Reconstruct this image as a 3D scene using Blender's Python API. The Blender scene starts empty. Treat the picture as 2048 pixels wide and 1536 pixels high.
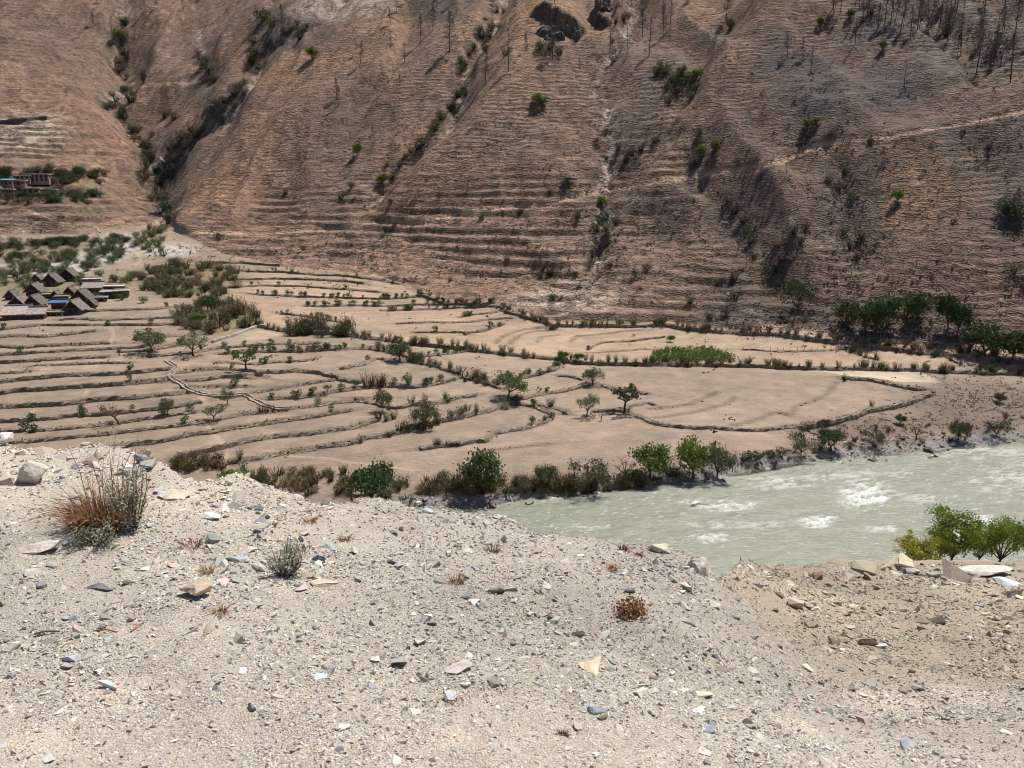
import bpy, math, random
import numpy as np

# ------------------------------------------------------------------ camera, world, sun, exposure
scene = bpy.context.scene
PITCH = math.radians(13.45)
FPX = 1538.0                                   # focal length in pixels of a 2048 px wide frame
cam_d = bpy.data.cameras.new('camera')
cam_d.sensor_width = 36.0
cam_d.lens = FPX / 2048.0 * 36.0
cam_d.clip_start = 0.1
cam_d.clip_end = 4000.0
cam = bpy.data.objects.new('camera', cam_d)
cam.location = (0, 0, 0)
cam.rotation_euler = (math.pi / 2 - PITCH, 0, 0)
scene.collection.objects.link(cam)
scene.camera = cam

SUN_EL, SUN_AZ = math.radians(62), math.radians(42)      # azimuth from +Y (away from us) towards +X (right)
world = bpy.data.worlds.new('World')
scene.world = world
world.use_nodes = True
wn = world.node_tree
sky = wn.nodes.new('ShaderNodeTexSky')
sky.sky_type = 'NISHITA'
sky.sun_disc = False
sky.sun_elevation = SUN_EL
sky.sun_rotation = SUN_AZ
sky.altitude = 1800
wn.links.new(sky.outputs[0], wn.nodes['Background'].inputs[0])
wn.nodes["Background"].inputs[1].default_value = 0.07

sun_d = bpy.data.lights.new('sun', 'SUN')
sun_d.energy = 4.9
sun_d.angle = math.radians(0.53)
sun_d.color = (1.0, 0.955, 0.89)
sun = bpy.data.objects.new('sun', sun_d)
sun.rotation_euler = (math.pi / 2 - SUN_EL, 0, -SUN_AZ + math.pi)
scene.collection.objects.link(sun)

scene.view_settings.view_transform = 'Standard'
scene.view_settings.look = 'None'
scene.view_settings.gamma = 1.0
scene.view_settings.exposure = 0.35
scene.view_settings.use_curve_mapping = False
scene.cycles.filter_width = 0.95
scene.cycles.max_bounces = 5
scene.cycles.transparent_max_bounces = 4

C = scene.collection
RNG = np.random.default_rng(7)
random.seed(7)

# ------------------------------------------------------------------ helpers: numbers
def ray(px, py):
    """direction through a photo pixel (2048x1536), scaled so that its y component is 1"""
    xc = (px - 1024.0) / FPX
    yc = -(py - 768.0) / FPX
    dy = math.cos(PITCH) + yc * math.sin(PITCH)
    dz = -math.sin(PITCH) + yc * math.cos(PITCH)
    return xc / dy, dz / dy

def at_d(px, py, d):
    u, v = ray(px, py)
    return (u * d, d, v * d)

def at_z(px, py, z):
    u, v = ray(px, py)
    d = z / v
    return (u * d, d, z)

def _hash(ix, iy, seed):
    h = (ix.astype(np.int64) * 374761393 + iy.astype(np.int64) * 668265263 + seed * 1442695041) & 0x7fffffff
    h = ((h ^ (h >> 13)) * 1274126177) & 0x7fffffff
    h = h ^ (h >> 16)
    return (h & 0xffff) / 65535.0

def vnoise(x, y, seed=0):
    x = np.asarray(x, float); y = np.asarray(y, float)
    ix = np.floor(x); iy = np.floor(y)
    fx = x - ix; fy = y - iy
    fx = fx * fx * fx * (fx * (fx * 6 - 15) + 10); fy = fy * fy * fy * (fy * (fy * 6 - 15) + 10)
    ix = ix.astype(np.int64); iy = iy.astype(np.int64)
    a = _hash(ix, iy, seed); b = _hash(ix + 1, iy, seed)
    c = _hash(ix, iy + 1, seed); d = _hash(ix + 1, iy + 1, seed)
    return (a + (b - a) * fx) * (1 - fy) + (c + (d - c) * fx) * fy - 0.5

def fbm(x, y, octaves=4, seed=0, gain=0.5):
    s = 0.0; amp = 1.0
    for o in range(octaves):
        s = s + amp * vnoise(x * 2 ** o + 17.3 * o, y * 2 ** o - 9.1 * o, seed + o)
        amp *= gain
    return s

def sstep(a, b, x):
    t = np.clip((x - a) / (b - a), 0, 1)
    return t * t * (3 - 2 * t)

class TPS:
    def __init__(self, pts, scale, smooth=1e-4):
        P = np.array(pts, float)
        self.s = scale
        X = P[:, :2] / scale
        n = len(X)
        K = self._k(((X[:, None] - X[None]) ** 2).sum(2)) + np.eye(n) * smooth
        A = np.zeros((n + 3, n + 3))
        A[:n, :n] = K
        A[:n, n] = 1; A[:n, n + 1:] = X
        A[n, :n] = 1; A[n + 1:, :n] = X.T
        b = np.zeros(n + 3); b[:n] = P[:, 2]
        self.w = np.linalg.solve(A, b); self.X = X
    @staticmethod
    def _k(r2):
        return 0.5 * r2 * np.log(r2 + 1e-12)
    def __call__(self, x, y):
        x = np.asarray(x, float) / self.s; y = np.asarray(y, float) / self.s
        n = len(self.X)
        out = self.w[n] + self.w[n + 1] * x + self.w[n + 2] * y
        for i in range(n):
            out = out + self.w[i] * self._k((x - self.X[i, 0]) ** 2 + (y - self.X[i, 1]) ** 2)
        return out

# ------------------------------------------------------------------ helpers: meshes, objects
def mesh_np(name, V, F, col=None, smooth=False, extra=None):
    V = np.asarray(V, np.float32); F = np.asarray(F, np.int32)
    me = bpy.data.meshes.new(name)
    n, k = F.shape
    me.vertices.add(len(V)); me.vertices.foreach_set('co', V.ravel())
    me.loops.add(n * k); me.loops.foreach_set('vertex_index', F.ravel())
    me.polygons.add(n)
    me.polygons.foreach_set('loop_start', np.arange(0, n * k, k, dtype=np.int32))
    me.polygons.foreach_set('use_smooth', np.full(n, bool(smooth)))
    me.update(calc_edges=True)
    if col is not None:
        a = me.color_attributes.new('Col', 'FLOAT_COLOR', 'POINT')
        c4 = np.ones((len(V), 4), np.float32); c4[:, :3] = col
        a.data.foreach_set('color', c4.ravel())
    for nm, arr in (extra or {}).items():
        a = me.attributes.new(nm, 'FLOAT', 'POINT')
        a.data.foreach_set('value', np.asarray(arr, np.float32))
    return me

def obj(name, me, mat=None, parent=None, loc=None, rot=None, scale=None, color=None):
    o = bpy.data.objects.new(name, me)
    C.objects.link(o)
    if me is not None and mat is not None and not me.materials:
        me.materials.append(mat)
    if parent is not None:
        o.parent = parent
    if loc is not None: o.location = loc
    if rot is not None: o.rotation_euler = rot
    if scale is not None: o.scale = (scale,) * 3 if np.isscalar(scale) else scale
    if color is not None: o.color = (*color, 1.0)
    return o

def tag(o, label=None, cat=None, group=None, kind=None):
    if label: o['label'] = label
    if cat: o['category'] = cat
    if group: o['group'] = group
    if kind or cat: o['kind'] = kind or 'thing'
    return o

class NT:
    """tiny helper to write node trees"""
    def __init__(self, name):
        self.mat = bpy.data.materials.new(name)
        self.mat.use_nodes = True
        self.t = self.mat.node_tree
        self.b = self.t.nodes['Principled BSDF']
        self.b.inputs['Specular IOR Level'].default_value = 0.25
        self.b.inputs['Roughness'].default_value = 0.9
    def n(self, typ, **kw):
        nd = self.t.nodes.new(typ)
        ins = kw.pop('ins', {})
        for k, v in kw.items(): setattr(nd, k, v)
        for k, v in ins.items(): self.set(nd.inputs[k], v)
        return nd
    def set(self, sock, v):
        if isinstance(v, bpy.types.NodeSocket): self.t.links.new(v, sock)
        elif isinstance(v, bpy.types.Node): self.t.links.new(v.outputs[0], sock)
        else:
            if hasattr(sock.default_value, '__len__') and not hasattr(v, '__len__'): v = (v,) * len(sock.default_value)
            if hasattr(sock.default_value, '__len__') and len(sock.default_value) == 4 and len(v) == 3: v = (*v, 1)
            sock.default_value = v
    def coords(self, scale=(1, 1, 1), obj=True):
        tc = self.n('ShaderNodeTexCoord')
        return self.n('ShaderNodeMapping', ins={0: tc.outputs['Object' if obj else 'Generated'], 3: scale}).outputs[0]
    def noise(self, vec, scale, detail=3, rough=0.55, dist=0.0):
        return self.n('ShaderNodeTexNoise', ins={'Vector': vec, 'Scale': scale, 'Detail': detail, 'Roughness': rough, 'Distortion': dist}).outputs[0]
    def math(self, op, a, b=0.0, c=0.0):
        nd = self.n('ShaderNodeMath', operation=op)
        self.set(nd.inputs[0], a); self.set(nd.inputs[1], b)
        if op in ('MULTIPLY_ADD', 'SMOOTH_MIN'): self.set(nd.inputs[2], c)
        return nd.outputs[0]
    def remap(self, v, a, b, c=0.0, d=1.0):
        nd = self.n('ShaderNodeMapRange', ins={0: v, 1: a, 2: b, 3: c, 4: d})
        return nd.outputs[0]
    def mix(self, f, a, b, mode='MIX'):
        nd = self.n('ShaderNodeMix', data_type='RGBA', blend_type=mode)
        self.set(nd.inputs[0], f); self.set(nd.inputs[6], a); self.set(nd.inputs[7], b)
        return nd.outputs[2]
    def ramp(self, v, stops):
        nd = self.n('ShaderNodeValToRGB', ins={0: v})
        el = nd.color_ramp.elements
        while len(el) < len(stops): el.new(0.5)
        for e, (p, c) in zip(el, stops):
            e.position = p; e.color = (*c, 1) if len(c) == 3 else c
        return nd.outputs[0]
    def attr(self, name, out='Color'):
        return self.n('ShaderNodeAttribute', attribute_name=name).outputs[out]
    def bump(self, h, dist, strength=1.0, normal=None):
        nd = self.n('ShaderNodeBump', ins={'Height': h, 'Distance': dist, 'Strength': strength})
        if normal is not None: self.set(nd.inputs['Normal'], normal)
        self.set(self.b.inputs['Normal'], nd.outputs[0])
        return nd.outputs[0]
    def out(self, color):
        self.set(self.b.inputs['Base Color'], color)
        return self.mat
# ------------------------------------------------------------------ the far side of the valley: one heightfield in plan
WATER_Z = -31.0
ctrl = []
def fz(px, lst):
    for py, z in lst: ctrl.append(at_z(px, py, z))
fz(-420, [(1000, -29.2), (850, -27.6), (740, -25.2), (650, -22.8), (590, -21.0), (540, -17.5), (500, -14.0)])
fz(0,    [(990, -29.3), (850, -27.8), (740, -25.5), (650, -23.2), (590, -21.4), (540, -18.2), (500, -14.2)])
fz(300,  [(975, -29.5), (850, -27.9), (740, -25.8), (650, -23.6), (590, -21.5), (540, -18.6), (490, -13.2)])
fz(600,  [(955, -29.6), (850, -28.2), (740, -26.4), (650, -24.6), (590, -22.6), (540, -19.2)])
fz(900,  [(957, -29.7), (850, -28.7), (740, -27.3), (650, -25.8), (605, -24.4)])
fz(1200, [(948, -29.7), (850, -29.0), (740, -27.9), (655, -26.8)])
fz(1500, [(918, -29.7), (850, -29.1), (740, -28.1), (668, -27.0)])
fz(1800, [(868, -30.0), (810, -29.1), (740, -28.1), (695, -27.2)])
fz(2048, [(850, -30.0), (780, -28.8), (730, -27.8)])
fz(2480, [(820, -30.0), (760, -28.6), (740, -28.0)])
shore = [(-420, 1085), (0, 1070), (400, 1048), (700, 1026), (880, 1014), (1040, 1002), (1200, 985), (1400, 961), (1500, 949), (1600, 930), (1700, 919), (1850, 905), (2048, 886), (2480, 850)]
shore_w = np.array([at_z(px, py, WATER_Z) for px, py in shore])
for x, y, z in shore_w: ctrl.append((x, y, z))

HILL = {  # px: (base py, base z, [(py, gradient up to that row) ...])
    -420: (480, -12.2, [(400, .42), (250, .52), (80, .55), (-150, .6), (-400, .6)]),
    0:    (480, -12.2, [(400, .42), (250, .52), (80, .55), (-150, .6), (-400, .6)]),
    180:  (470, -11.6, [(400, .40), (250, .52), (80, .55), (-150, .6), (-400, .6)]),
    330:  (450, -9.2,  [(380, .45), (250, .55), (130, .6), (-100, .62), (-400, .6)]),
    450:  (490, -14.2, [(440, .40), (300, .60), (180, .62), (60, .6), (-150, .6), (-400, .5)]),
    650:  (525, -18.0, [(440, .45), (300, .62), (180, .66), (60, .6), (-150, .55), (-400, .5)]),
    900:  (590, -23.4, [(500, .45), (400, .55), (250, .66), (100, .62), (-100, .6), (-400, .55)]),
    1200: (640, -26.0, [(560, .42), (400, .60), (200, .68), (0, .66), (-200, .6), (-450, .6)]),
    1500: (655, -26.2, [(560, .55), (400, .70), (200, .74), (0, .64), (-200, .6), (-450, .6)]),
    1800: (680, -26.3, [(560, .62), (400, .74), (200, .78), (60, .66), (-200, .6), (-450, .6)]),
    2048: (715, -26.8, [(600, .62), (400, .72), (200, .74), (0, .66), (-200, .6), (-450, .6)]),
    2480: (725, -27.0, [(600, .62), (400, .72), (200, .74), (0, .66), (-200, .6), (-450, .6)]),
}
for px, (py0, z0, segs) in HILL.items():
    x, d, z = at_z(px, py0, z0)
    for py, g in segs:
        u, v = ray(px, py)
        dn = (z - g * d) / (v - g)          # z + g (d' - d) = v d'
        z = v * dn; d = dn
        ctrl.append((u * d, d, z))
tps = TPS(ctrl, 100.0, 2e-4)

# rows in y (finer nearby), columns in x / y
rows = [50.0]
while rows[-1] < 640:
    y = rows[-1]
    rows.append(y + (0.6 if y < 68 else 0.28 if y < 135 else 0.37 if y < 300 else 0.37 * (1 + (y - 300) / 50)))
ROWS = np.array(rows)
U0, U1, NU = -0.96, 0.94, 690
COLS = np.linspace(U0, U1, NU)
GX = COLS[None, :] * ROWS[:, None]
GY = np.repeat(ROWS[:, None], NU, 1)
print('far grid', GX.shape)
def coarse(f):
    """evaluate a smooth function on every 6th node and interpolate"""
    r = np.unique(np.r_[np.arange(0, len(ROWS), 6), len(ROWS) - 1]); c = np.unique(np.r_[np.arange(0, NU, 6), NU - 1])
    Zc = f(GX[np.ix_(r, c)], GY[np.ix_(r, c)])
    tmp = np.empty((len(r), NU))
    for i in range(len(r)): tmp[i] = np.interp(np.arange(NU), c, Zc[i])
    k = np.clip(np.searchsorted(r, np.arange(len(ROWS)), side='right') - 1, 0, len(r) - 2)
    t = ((ROWS - ROWS[r[k]]) / (ROWS[r[k + 1]] - ROWS[r[k]]))[:, None]
    return tmp[k] * (1 - t) + tmp[k + 1] * t
Z0 = coarse(tps)
su = shore_w[:, 0] / shore_w[:, 1]
SHORE_Y = np.interp(COLS, su, shore_w[:, 1])
under = GY - SHORE_Y[None, :]
Z0 = np.where(under < 0, np.maximum(np.minimum(WATER_Z + under * 0.45, Z0), WATER_Z - 4), Z0)

class Grid:
    def __init__(self, Z): self.Z = Z
    def h(self, x, y):
        x = np.asarray(x, float); y = np.asarray(y, float)
        i = np.clip(np.searchsorted(ROWS, y, side='right') - 1, 0, len(ROWS) - 2)
        fy = np.clip((y - ROWS[i]) / (ROWS[i + 1] - ROWS[i]), 0, 1)
        c = np.clip((x / y - U0) / (U1 - U0) * (NU - 1), 0, NU - 1.001)
        j = c.astype(int); fx = c - j
        Z = self.Z
        return (Z[i, j] * (1 - fx) + Z[i, j + 1] * fx) * (1 - fy) + (Z[i + 1, j] * (1 - fx) + Z[i + 1, j + 1] * fx) * fy
    def hit(self, px, py, ymin=68.0):
        u, v = ray(px, py)
        d = ROWS
        z = self.h(u * d, d)
        above = (z - v * d >= 0) & (d > ymin)
        k = int(np.argmax(above)) if above.any() else len(d) - 1
        if k == 0: return (u * d[0], d[0], z[0])
        a = (z[k - 1] - v * d[k - 1]); b = (z[k] - v * d[k])
        t = a / (a - b) if a != b else 0
        t = min(max(t, 0), 1)
        dd = d[k - 1] + t * (d[k] - d[k - 1])
        return (u * dd, dd, float(self.h(u * dd, dd)))
    def line(self, pts, step=1.0):
        """photo pixels -> ground points, resampled about every step metres"""
        P = []
        for (a, b) in zip(pts[:-1], pts[1:]):
            n = max(2, int(math.hypot(b[0] - a[0], b[1] - a[1]) / 8))
            for k in range(n): P.append(self.hit(a[0] + (b[0] - a[0]) * k / n, a[1] + (b[1] - a[1]) * k / n)[:2])
        P.append(self.hit(*pts[-1])[:2])
        return resample(np.array(P), step)

def resample(P, step):
    s = np.r_[0, np.cumsum(np.hypot(*np.diff(P[:, :2], axis=0).T))]
    n = max(2, int(s[-1] / step) + 1)
    t = np.linspace(0, s[-1], n)
    return np.stack([np.interp(t, s, P[:, k]) for k in range(P.shape[1])], 1)

def near_line(P, rad, fn):
    """fn(rows slice, cols slice, distance, signed distance) for the nodes within rad of polyline P"""
    Q = P
    step = 6
    for k in range(0, len(Q) - 1, step):
        pass
    y0, y1 = Q[:, 1].min() - rad, Q[:, 1].max() + rad
    i0, i1 = np.searchsorted(ROWS, [y0, y1])
    uu = Q[:, 0] / Q[:, 1]
    du = rad / max(y0, 30)
    j0 = int(np.clip((uu.min() - du - U0) / (U1 - U0) * (NU - 1), 0, NU - 1)); j1 = int(np.clip((uu.max() + du - U0) / (U1 - U0) * (NU - 1) + 1, 0, NU))
    if i1 <= i0 or j1 <= j0: return
    sl = (slice(i0, i1), slice(j0, j1))
    X, Y = GX[sl], GY[sl]
    D = np.full(X.shape, 1e9); S = np.zeros(X.shape)
    for a, b in zip(Q[:-1], Q[1:]):
        lo_i, hi_i = np.searchsorted(ROWS[i0:i1], [min(a[1], b[1]) - rad, max(a[1], b[1]) + rad])
        if hi_i <= lo_i: continue
        ys = ROWS[i0:i1][lo_i]
        ua, ub = sorted((a[0] / a[1], b[0] / b[1])); dd = rad / max(ys, 30)
        lo_j = int(np.clip((ua - dd - U0) / (U1 - U0) * (NU - 1) - j0, 0, j1 - j0)); hi_j = int(np.clip((ub + dd - U0) / (U1 - U0) * (NU - 1) - j0 + 2, 0, j1 - j0))
        if hi_j <= lo_j: continue
        s2 = (slice(lo_i, hi_i), slice(lo_j, hi_j))
        x, y = X[s2], Y[s2]
        ex, ey = b[0] - a[0], b[1] - a[1]
        L2 = ex * ex + ey * ey + 1e-9
        t = np.clip(((x - a[0]) * ex + (y - a[1]) * ey) / L2, 0, 1)
        qx, qy = a[0] + t * ex, a[1] + t * ey
        d = np.hypot(x - qx, y - qy)
        m = d < D[s2]
        side = np.sign((ex * (y - a[1]) - ey * (x - a[0])) * (1 if ex >= 0 else -1))
        D[s2] = np.where(m, d, D[s2]); S[s2] = np.where(m, d * side, S[s2])
    ok = D < rad
    fn(sl, np.where(ok, D, rad), S, ok)
# ------------------------------------------------------------------ lines and areas read off the photograph (2048 x 1536 pixels), laid on the ground
# terrace and field walls: (points, step height, stone per metre, shrub kind or None, shrubs per metre, label)
ORD = ['first', 'second', 'third', 'fourth', 'fifth', 'sixth', 'seventh', 'eighth', 'ninth', 'tenth', 'eleventh', 'twelfth', 'thirteenth', 'fourteenth', 'fifteenth', 'sixteenth', 'seventeenth', 'eighteenth']
LEFT = [
    ([(164,622),(239,620),(308,618),(369,612)], .35, 'dark', .10),
    ([(120,640),(154,637),(191,641),(239,639),(342,635)], .30, None, 0),
    ([(0,658),(92,649),(185,649),(290,649),(359,647)], .35, 'dark', .06),
    ([(0,672),(51,671),(92,673),(144,666),(191,661)], .38, None, 0),
    ([(0,694),(51,695),(65,693),(137,691),(222,688)], .38, None, 0),
    ([(0,709),(68,704),(147,700),(232,697),(290,694)], .35, 'dark', .04),
    ([(0,724),(85,719),(154,716),(212,712)], .4, None, 0),
    ([(62,731),(171,728),(260,724)], .25, None, 0),
    ([(0,748),(48,745),(68,731)], .25, None, 0),
    ([(0,764),(68,755),(137,750),(219,748),(273,745),(338,741)], .45, 'dark', .04),
    ([(0,787),(27,781),(68,779),(120,775),(205,770),(273,764),(338,758)], .45, 'dark', .05),
    ([(0,813),(51,810),(130,806),(205,798),(273,794),(342,784),(362,781)], .45, None, 0),
    ([(0,842),(68,840),(157,830),(205,829),(273,822),(342,813),(403,803)], .35, 'dark', .16),
    ([(20,860),(103,858),(178,854),(253,842),(308,832),(393,822)], .25, 'dark', .10),
    ([(41,881),(137,876),(239,864),(308,856),(410,844),(478,830),(581,818),(683,804),(735,800)], .28, 'dark', .03),
    ([(171,899),(222,895),(284,885),(318,882),(376,870),(454,858),(513,849),(581,839),(666,825),(700,820)], .38, 'dark', .03),
    ([(342,917),(393,905),(444,895),(478,885),(547,873),(615,868),(700,855),(752,839)], .38, None, 0),
    ([(458,921),(513,916),(554,907),(598,899),(649,890),(700,883),(731,873),(769,868),(789,864),(810,859),(830,851),(871,844),(933,832),(950,825),(981,818),(1005,808)], .38, 'sage', .12),
]
WALLS = []
for k, (pts, h, sh, dn) in enumerate(LEFT):
    if pts[0][0] <= 41: pts = [(-360, pts[0][1] + 12), (-170, pts[0][1] + 5)] + pts
    WALLS.append((pts, h, 3.0, sh, dn * 1.5, 'rubble terrace wall, %s down from the hamlet' % ORD[k]))
W = lambda pts, h, st, sh, dn, lab: WALLS.append((pts, h, st, sh, dn, lab))
W([(349,747),(393,741),(437,738),(495,743),(519,750)], .35, 3, 'dark', .12, 'stone terrace wall right of the channel, below the open crowned tree')
W([(362,760),(410,758),(444,753),(502,753)], .28, 3, None, 0, 'short terrace wall right of the bend in the pale channel')
W([(372,774),(410,772),(451,770),(495,772)], .28, 3, 'dark', .06, 'short terrace wall just above the lower bend of the pale channel')
W([(506,784),(581,772),(632,764),(666,757)], .28, 3, None, 0, 'thin terrace wall rising to the dark ditch bank')
W([(533,794),(598,794),(649,786),(700,777),(724,772),(776,770),(827,774),(851,772),(892,762),(909,757)], .35, 3, 'dark', .5, 'terrace wall with a dark hedge ending at the grey sage hedge')
W([(513,750),(564,747),(591,743),(632,747),(666,753),(700,762),(724,764)], .42, 3, None, 0, 'dark ditch wall curving through the middle terraces')
W([(437,707),(513,704),(564,702),(615,702),(666,699),(700,695),(741,695)], .3, 1.5, 'dark', 1.0, 'bank under the unbroken row of dark round shrubs')
W([(680,740),(700,735),(731,726),(748,716),(769,716)], .3, 3, 'dark', .15, 'curved terrace wall left of the leafy field tree')
W([(437,727),(513,729),(564,726),(615,722),(640,712)], .25, 1.5, 'dark', .2, 'terrace bank with scattered round shrubs below the shrub row')
W([(300,712),(335,709),(390,706),(437,697),(520,690),(640,684)], .3, 2, 'dark', .22, 'terrace wall behind the two olive trees')
W([(240,703),(285,702),(330,694),(369,688)], .3, 2, 'dark', .2, 'terrace wall at the foot of the round olive tree')
W([(328,675),(369,671),(400,668)], .25, 2, 'dark', .3, 'short terrace wall left of the brown thicket')
W([(713,800),(793,817),(827,810),(871,805),(919,794),(950,789)], .28, 2, 'sage', .3, 'terrace bank with brown shrubs in the middle field')
W([(741,695),(783,705),(827,719),(871,733),(912,746),(940,757),(981,770),(998,777)], .3, 1, 'sage', 1.7, 'bank under the grey sage hedge slanting to the round tree')
W([(827,716),(885,709),(919,702),(933,699)], .25, 1.5, 'dark', .9, 'bank under the short dark hedge above the sage hedge')
W([(839,897),(871,892),(919,890),(953,883),(970,885),(988,866),(1022,859),(1056,856),(1080,847),(1100,835),(1107,827),(1083,817),(1073,808)], .3, 2.5, 'sage', .08, 'curling terrace wall round the tongue shaped field')
W([(977,899),(1022,895),(1066,888),(1114,885)], .15, 2.5, None, 0, 'faint low stone row in the lowest middle field')
W([(1022,796),(1056,794),(1090,788),(1131,781),(1169,770),(1186,765)], .28, 3, 'dark', .10, 'stone wall between the round tree and the small tree right of it')
W([(1035,801),(1073,808),(1124,822),(1138,825)], .2, 2, 'dark', .35, 'short wall running right and down from the round tree')
W([(1039,757),(1066,750),(1107,741),(1121,729),(1128,721)], .25, 2, 'dark', .8, 'bank of round shrubs climbing to the long hedge')
W([(1121,750),(1145,753),(1165,760)], .2, 2, None, 0, 'tiny stone row left of the small field tree')
W([(1206,770),(1227,777),(1258,781),(1295,788)], .3, 3, 'dark', .12, 'stone wall with brush right of the small field tree')
W([(1258,815),(1295,805),(1310,812)], .2, 3, None, 0, 'short stone row beside the bare branched field tree')
W([(1186,822),(1244,820),(1275,832),(1312,846),(1343,852),(1380,855),(1416,856),(1502,859),(1553,856),(1615,851)], .28, 3, None, 0, 'long wall along the lower edge of the big right field')
W([(1300,818),(1336,817),(1382,808),(1413,794),(1437,784)], .12, 2.5, None, 0, 'upper of the two curved stone rows in the big right field')
W([(1312,837),(1348,832),(1392,825),(1447,810),(1471,794)], .12, 2.5, None, 0, 'lower of the two curved stone rows in the big right field')
W([(1464,853),(1509,842),(1553,825),(1580,832),(1591,813),(1621,805),(1656,788),(1673,760)], .1, 2.2, None, 0, 'pale wandering stone row in the right of the big field')
W([(1615,852),(1656,847),(1700,837),(1734,822),(1785,815),(1826,801),(1864,788),(1866,782),(1826,776),(1782,767),(1741,758),(1683,755)], .4, 4, 'sage', .05, 'pointed boundary wall at the right end of the big field')
W([(1844,738),(1871,753),(1898,770)], .2, 4, None, 0, 'short slanting wall at the right end of the pale field')
W([(1615,852),(1635,863),(1652,870)], .2, 4, None, 0, 'short wall dropping from the boundary corner to the shore')
W([(513,651),(560,660),(620,666),(680,668),(748,678),(817,687),(885,694),(940,700),(1022,708),(1124,720),(1193,727),(1261,729),(1348,729),(1450,731),(1553,734),(1621,737),(1758,739),(1860,741),(1929,744),(2060,746),(2300,752)], .5, 3.0, 'sage', 1.25, 'long dark wall under the hedge crossing the valley floor')
W([(929,668),(964,663),(988,654),(1008,647)], .3, 2, 'dark', .2, 'curved field edge above the long hedge, nearest the hill fields')
W([(830,666),(899,665),(929,668)], .25, 2, 'dark', .15, 'field edge with few shrubs just above the long hedge')
W([(916,635),(940,630),(984,625),(1005,617)], .25, 2, 'dark', .4, 'short shrub edged terrace near the hill foot')
W([(793,647),(871,644),(936,644),(974,639),(1022,634)], .3, 2, None, 0, 'stone edge of the golden field below the hill foot')
W([(762,620),(817,618),(882,615),(936,612),(988,608)], .3, 2, 'dark', .9, 'terrace edge with a dense dark hedge at the hill foot')
W([(608,612),(649,612),(700,611),(748,612),(817,610),(885,606)], .3, 2, 'dark', .7, 'dark hedged terrace edge second down from the hill foot')
W([(495,586),(581,593),(649,594),(700,596),(783,597),(844,589)], .3, 2, 'dark', .7, 'dark hedged terrace edge third of the upper terraces')
W([(564,627),(632,634),(666,641),(700,646)], .3, 2, 'dark', .5, 'hedged terrace edge right of the brown thicket')
W([(444,576),(513,571),(598,571),(700,579),(760,584)], .35, 2, 'dark', .08, 'upper terrace edge, third below the stony slope')
W([(455,560),(547,557),(632,558),(700,562),(725,566)], .35, 2, None, 0, 'upper terrace edge, second below the stony slope')
W([(489,542),(564,543),(632,550),(700,553),(800,567)], .35, 2, 'sage', .15, 'upper terrace edge just below the stony slope')
W([(400,524),(485,526),(560,531)], .35, 2, None, 0, 'topmost terrace edge beside the river fan')
W([(988,688),(1008,671),(1042,658),(1090,651)], .15, 2, None, 0, 'first curved row in the golden field, counted from the left')
W([(1018,687),(1035,671),(1073,658),(1107,654)], .15, 2, None, 0, 'second curved row in the golden field, counted from the left')
W([(1073,685),(1080,675),(1117,668)], .15, 2, None, 0, 'third curved row in the golden field, counted from the left')
W([(1138,685),(1152,671),(1193,668),(1281,658)], .15, 2, None, 0, 'fourth curved row in the golden field, counted from the left')
W([(1172,699),(1203,685),(1261,682),(1329,671)], .2, 2, 'dark', .04, 'fifth curved row in the golden field, counted from the left')
W([(1172,704),(1227,702),(1278,699),(1312,699)], .15, 2, None, 0, 'low row in the golden field left of the green crop')
W([(1485,699),(1553,702),(1621,700),(1690,695)], .2, 2, None, 0, 'low row under the post fence of the far right fields')
W([(1700,699),(1734,712),(1755,718)], .2, 1.5, 'sage', 1.0, 'field divider under the clump of brown shrubs, far right')
W([(1895,712),(1929,733)], .2, 2, 'sage', .5, 'rightmost short field divider above the long hedge')
W([(1100,653),(1193,651),(1329,649),(1380,658),(1450,665),(1553,668),(1621,678),(1690,687),(1758,695),(1860,707),(1963,716),(2060,728),(2300,740)], .5, 2, 'sage', 1.2, 'scrub line along the foot of the right hillside')
W([(844,589),(885,607),(1001,612),(1022,627),(1056,634),(1100,651)], .5, 2, 'sage', 1.0, 'scrub line along the foot of the middle hillside')

BASE = [(-420,470),(0,470),(160,468),(330,447),(420,500),(560,535),(700,548),(800,567),(844,589),(885,607),(1001,612),(1056,634),(1100,651),(1193,651),(1329,649),(1450,665),(1553,668),(1690,687),(1860,707),(2060,728),(2480,742)]
GULLIES = [  # points, depth, half width, rockiness
    ([(300,470),(332,441),(325,393),(328,342),(308,308),(290,284),(253,246),(226,222),(222,208),(246,178),(256,150),(253,130),(239,103),(236,68),(246,34),(255,-40)], 5.5, 9, .9),
    ([(328,342),(345,318),(376,284),(407,260),(444,229),(468,198),(492,167),(509,144),(513,113),(547,79),(615,58),(660,30),(690,-20)], 7, 9, .8),
    ([(424,161),(417,130),(410,103),(400,60)], 2.5, 5, .9),
    ([(762,420),(765,376),(793,352),(834,308),(871,273),(899,232),(919,191),(926,137),(953,99),(981,65),(1000,30),(1012,-40)], 4.5, 8, .55),
    ([(1107,600),(1158,572),(1193,541),(1203,500),(1206,444),(1210,383),(1213,325),(1217,256),(1217,188),(1206,164),(1210,133),(1223,103),(1250,60),(1262,0),(1280,-60)], 3.0, 6, .95),
    ([(1254,345),(1290,310),(1340,240),(1372,180),(1400,130),(1440,70)], 3, 8, .15),
    ([(1392,345),(1403,267),(1427,232),(1451,191)], 2.0, 6, .1),
    ([(1560,560),(1530,490),(1490,430),(1460,400)], 2.5, 8, .15),
    ([(1730,520),(1700,430),(1680,360),(1650,320)], 2.5, 8, .15),
    ([(1990,170),(1930,110),(1880,60),(1860,0)], 4, 10, .3),
]
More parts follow.
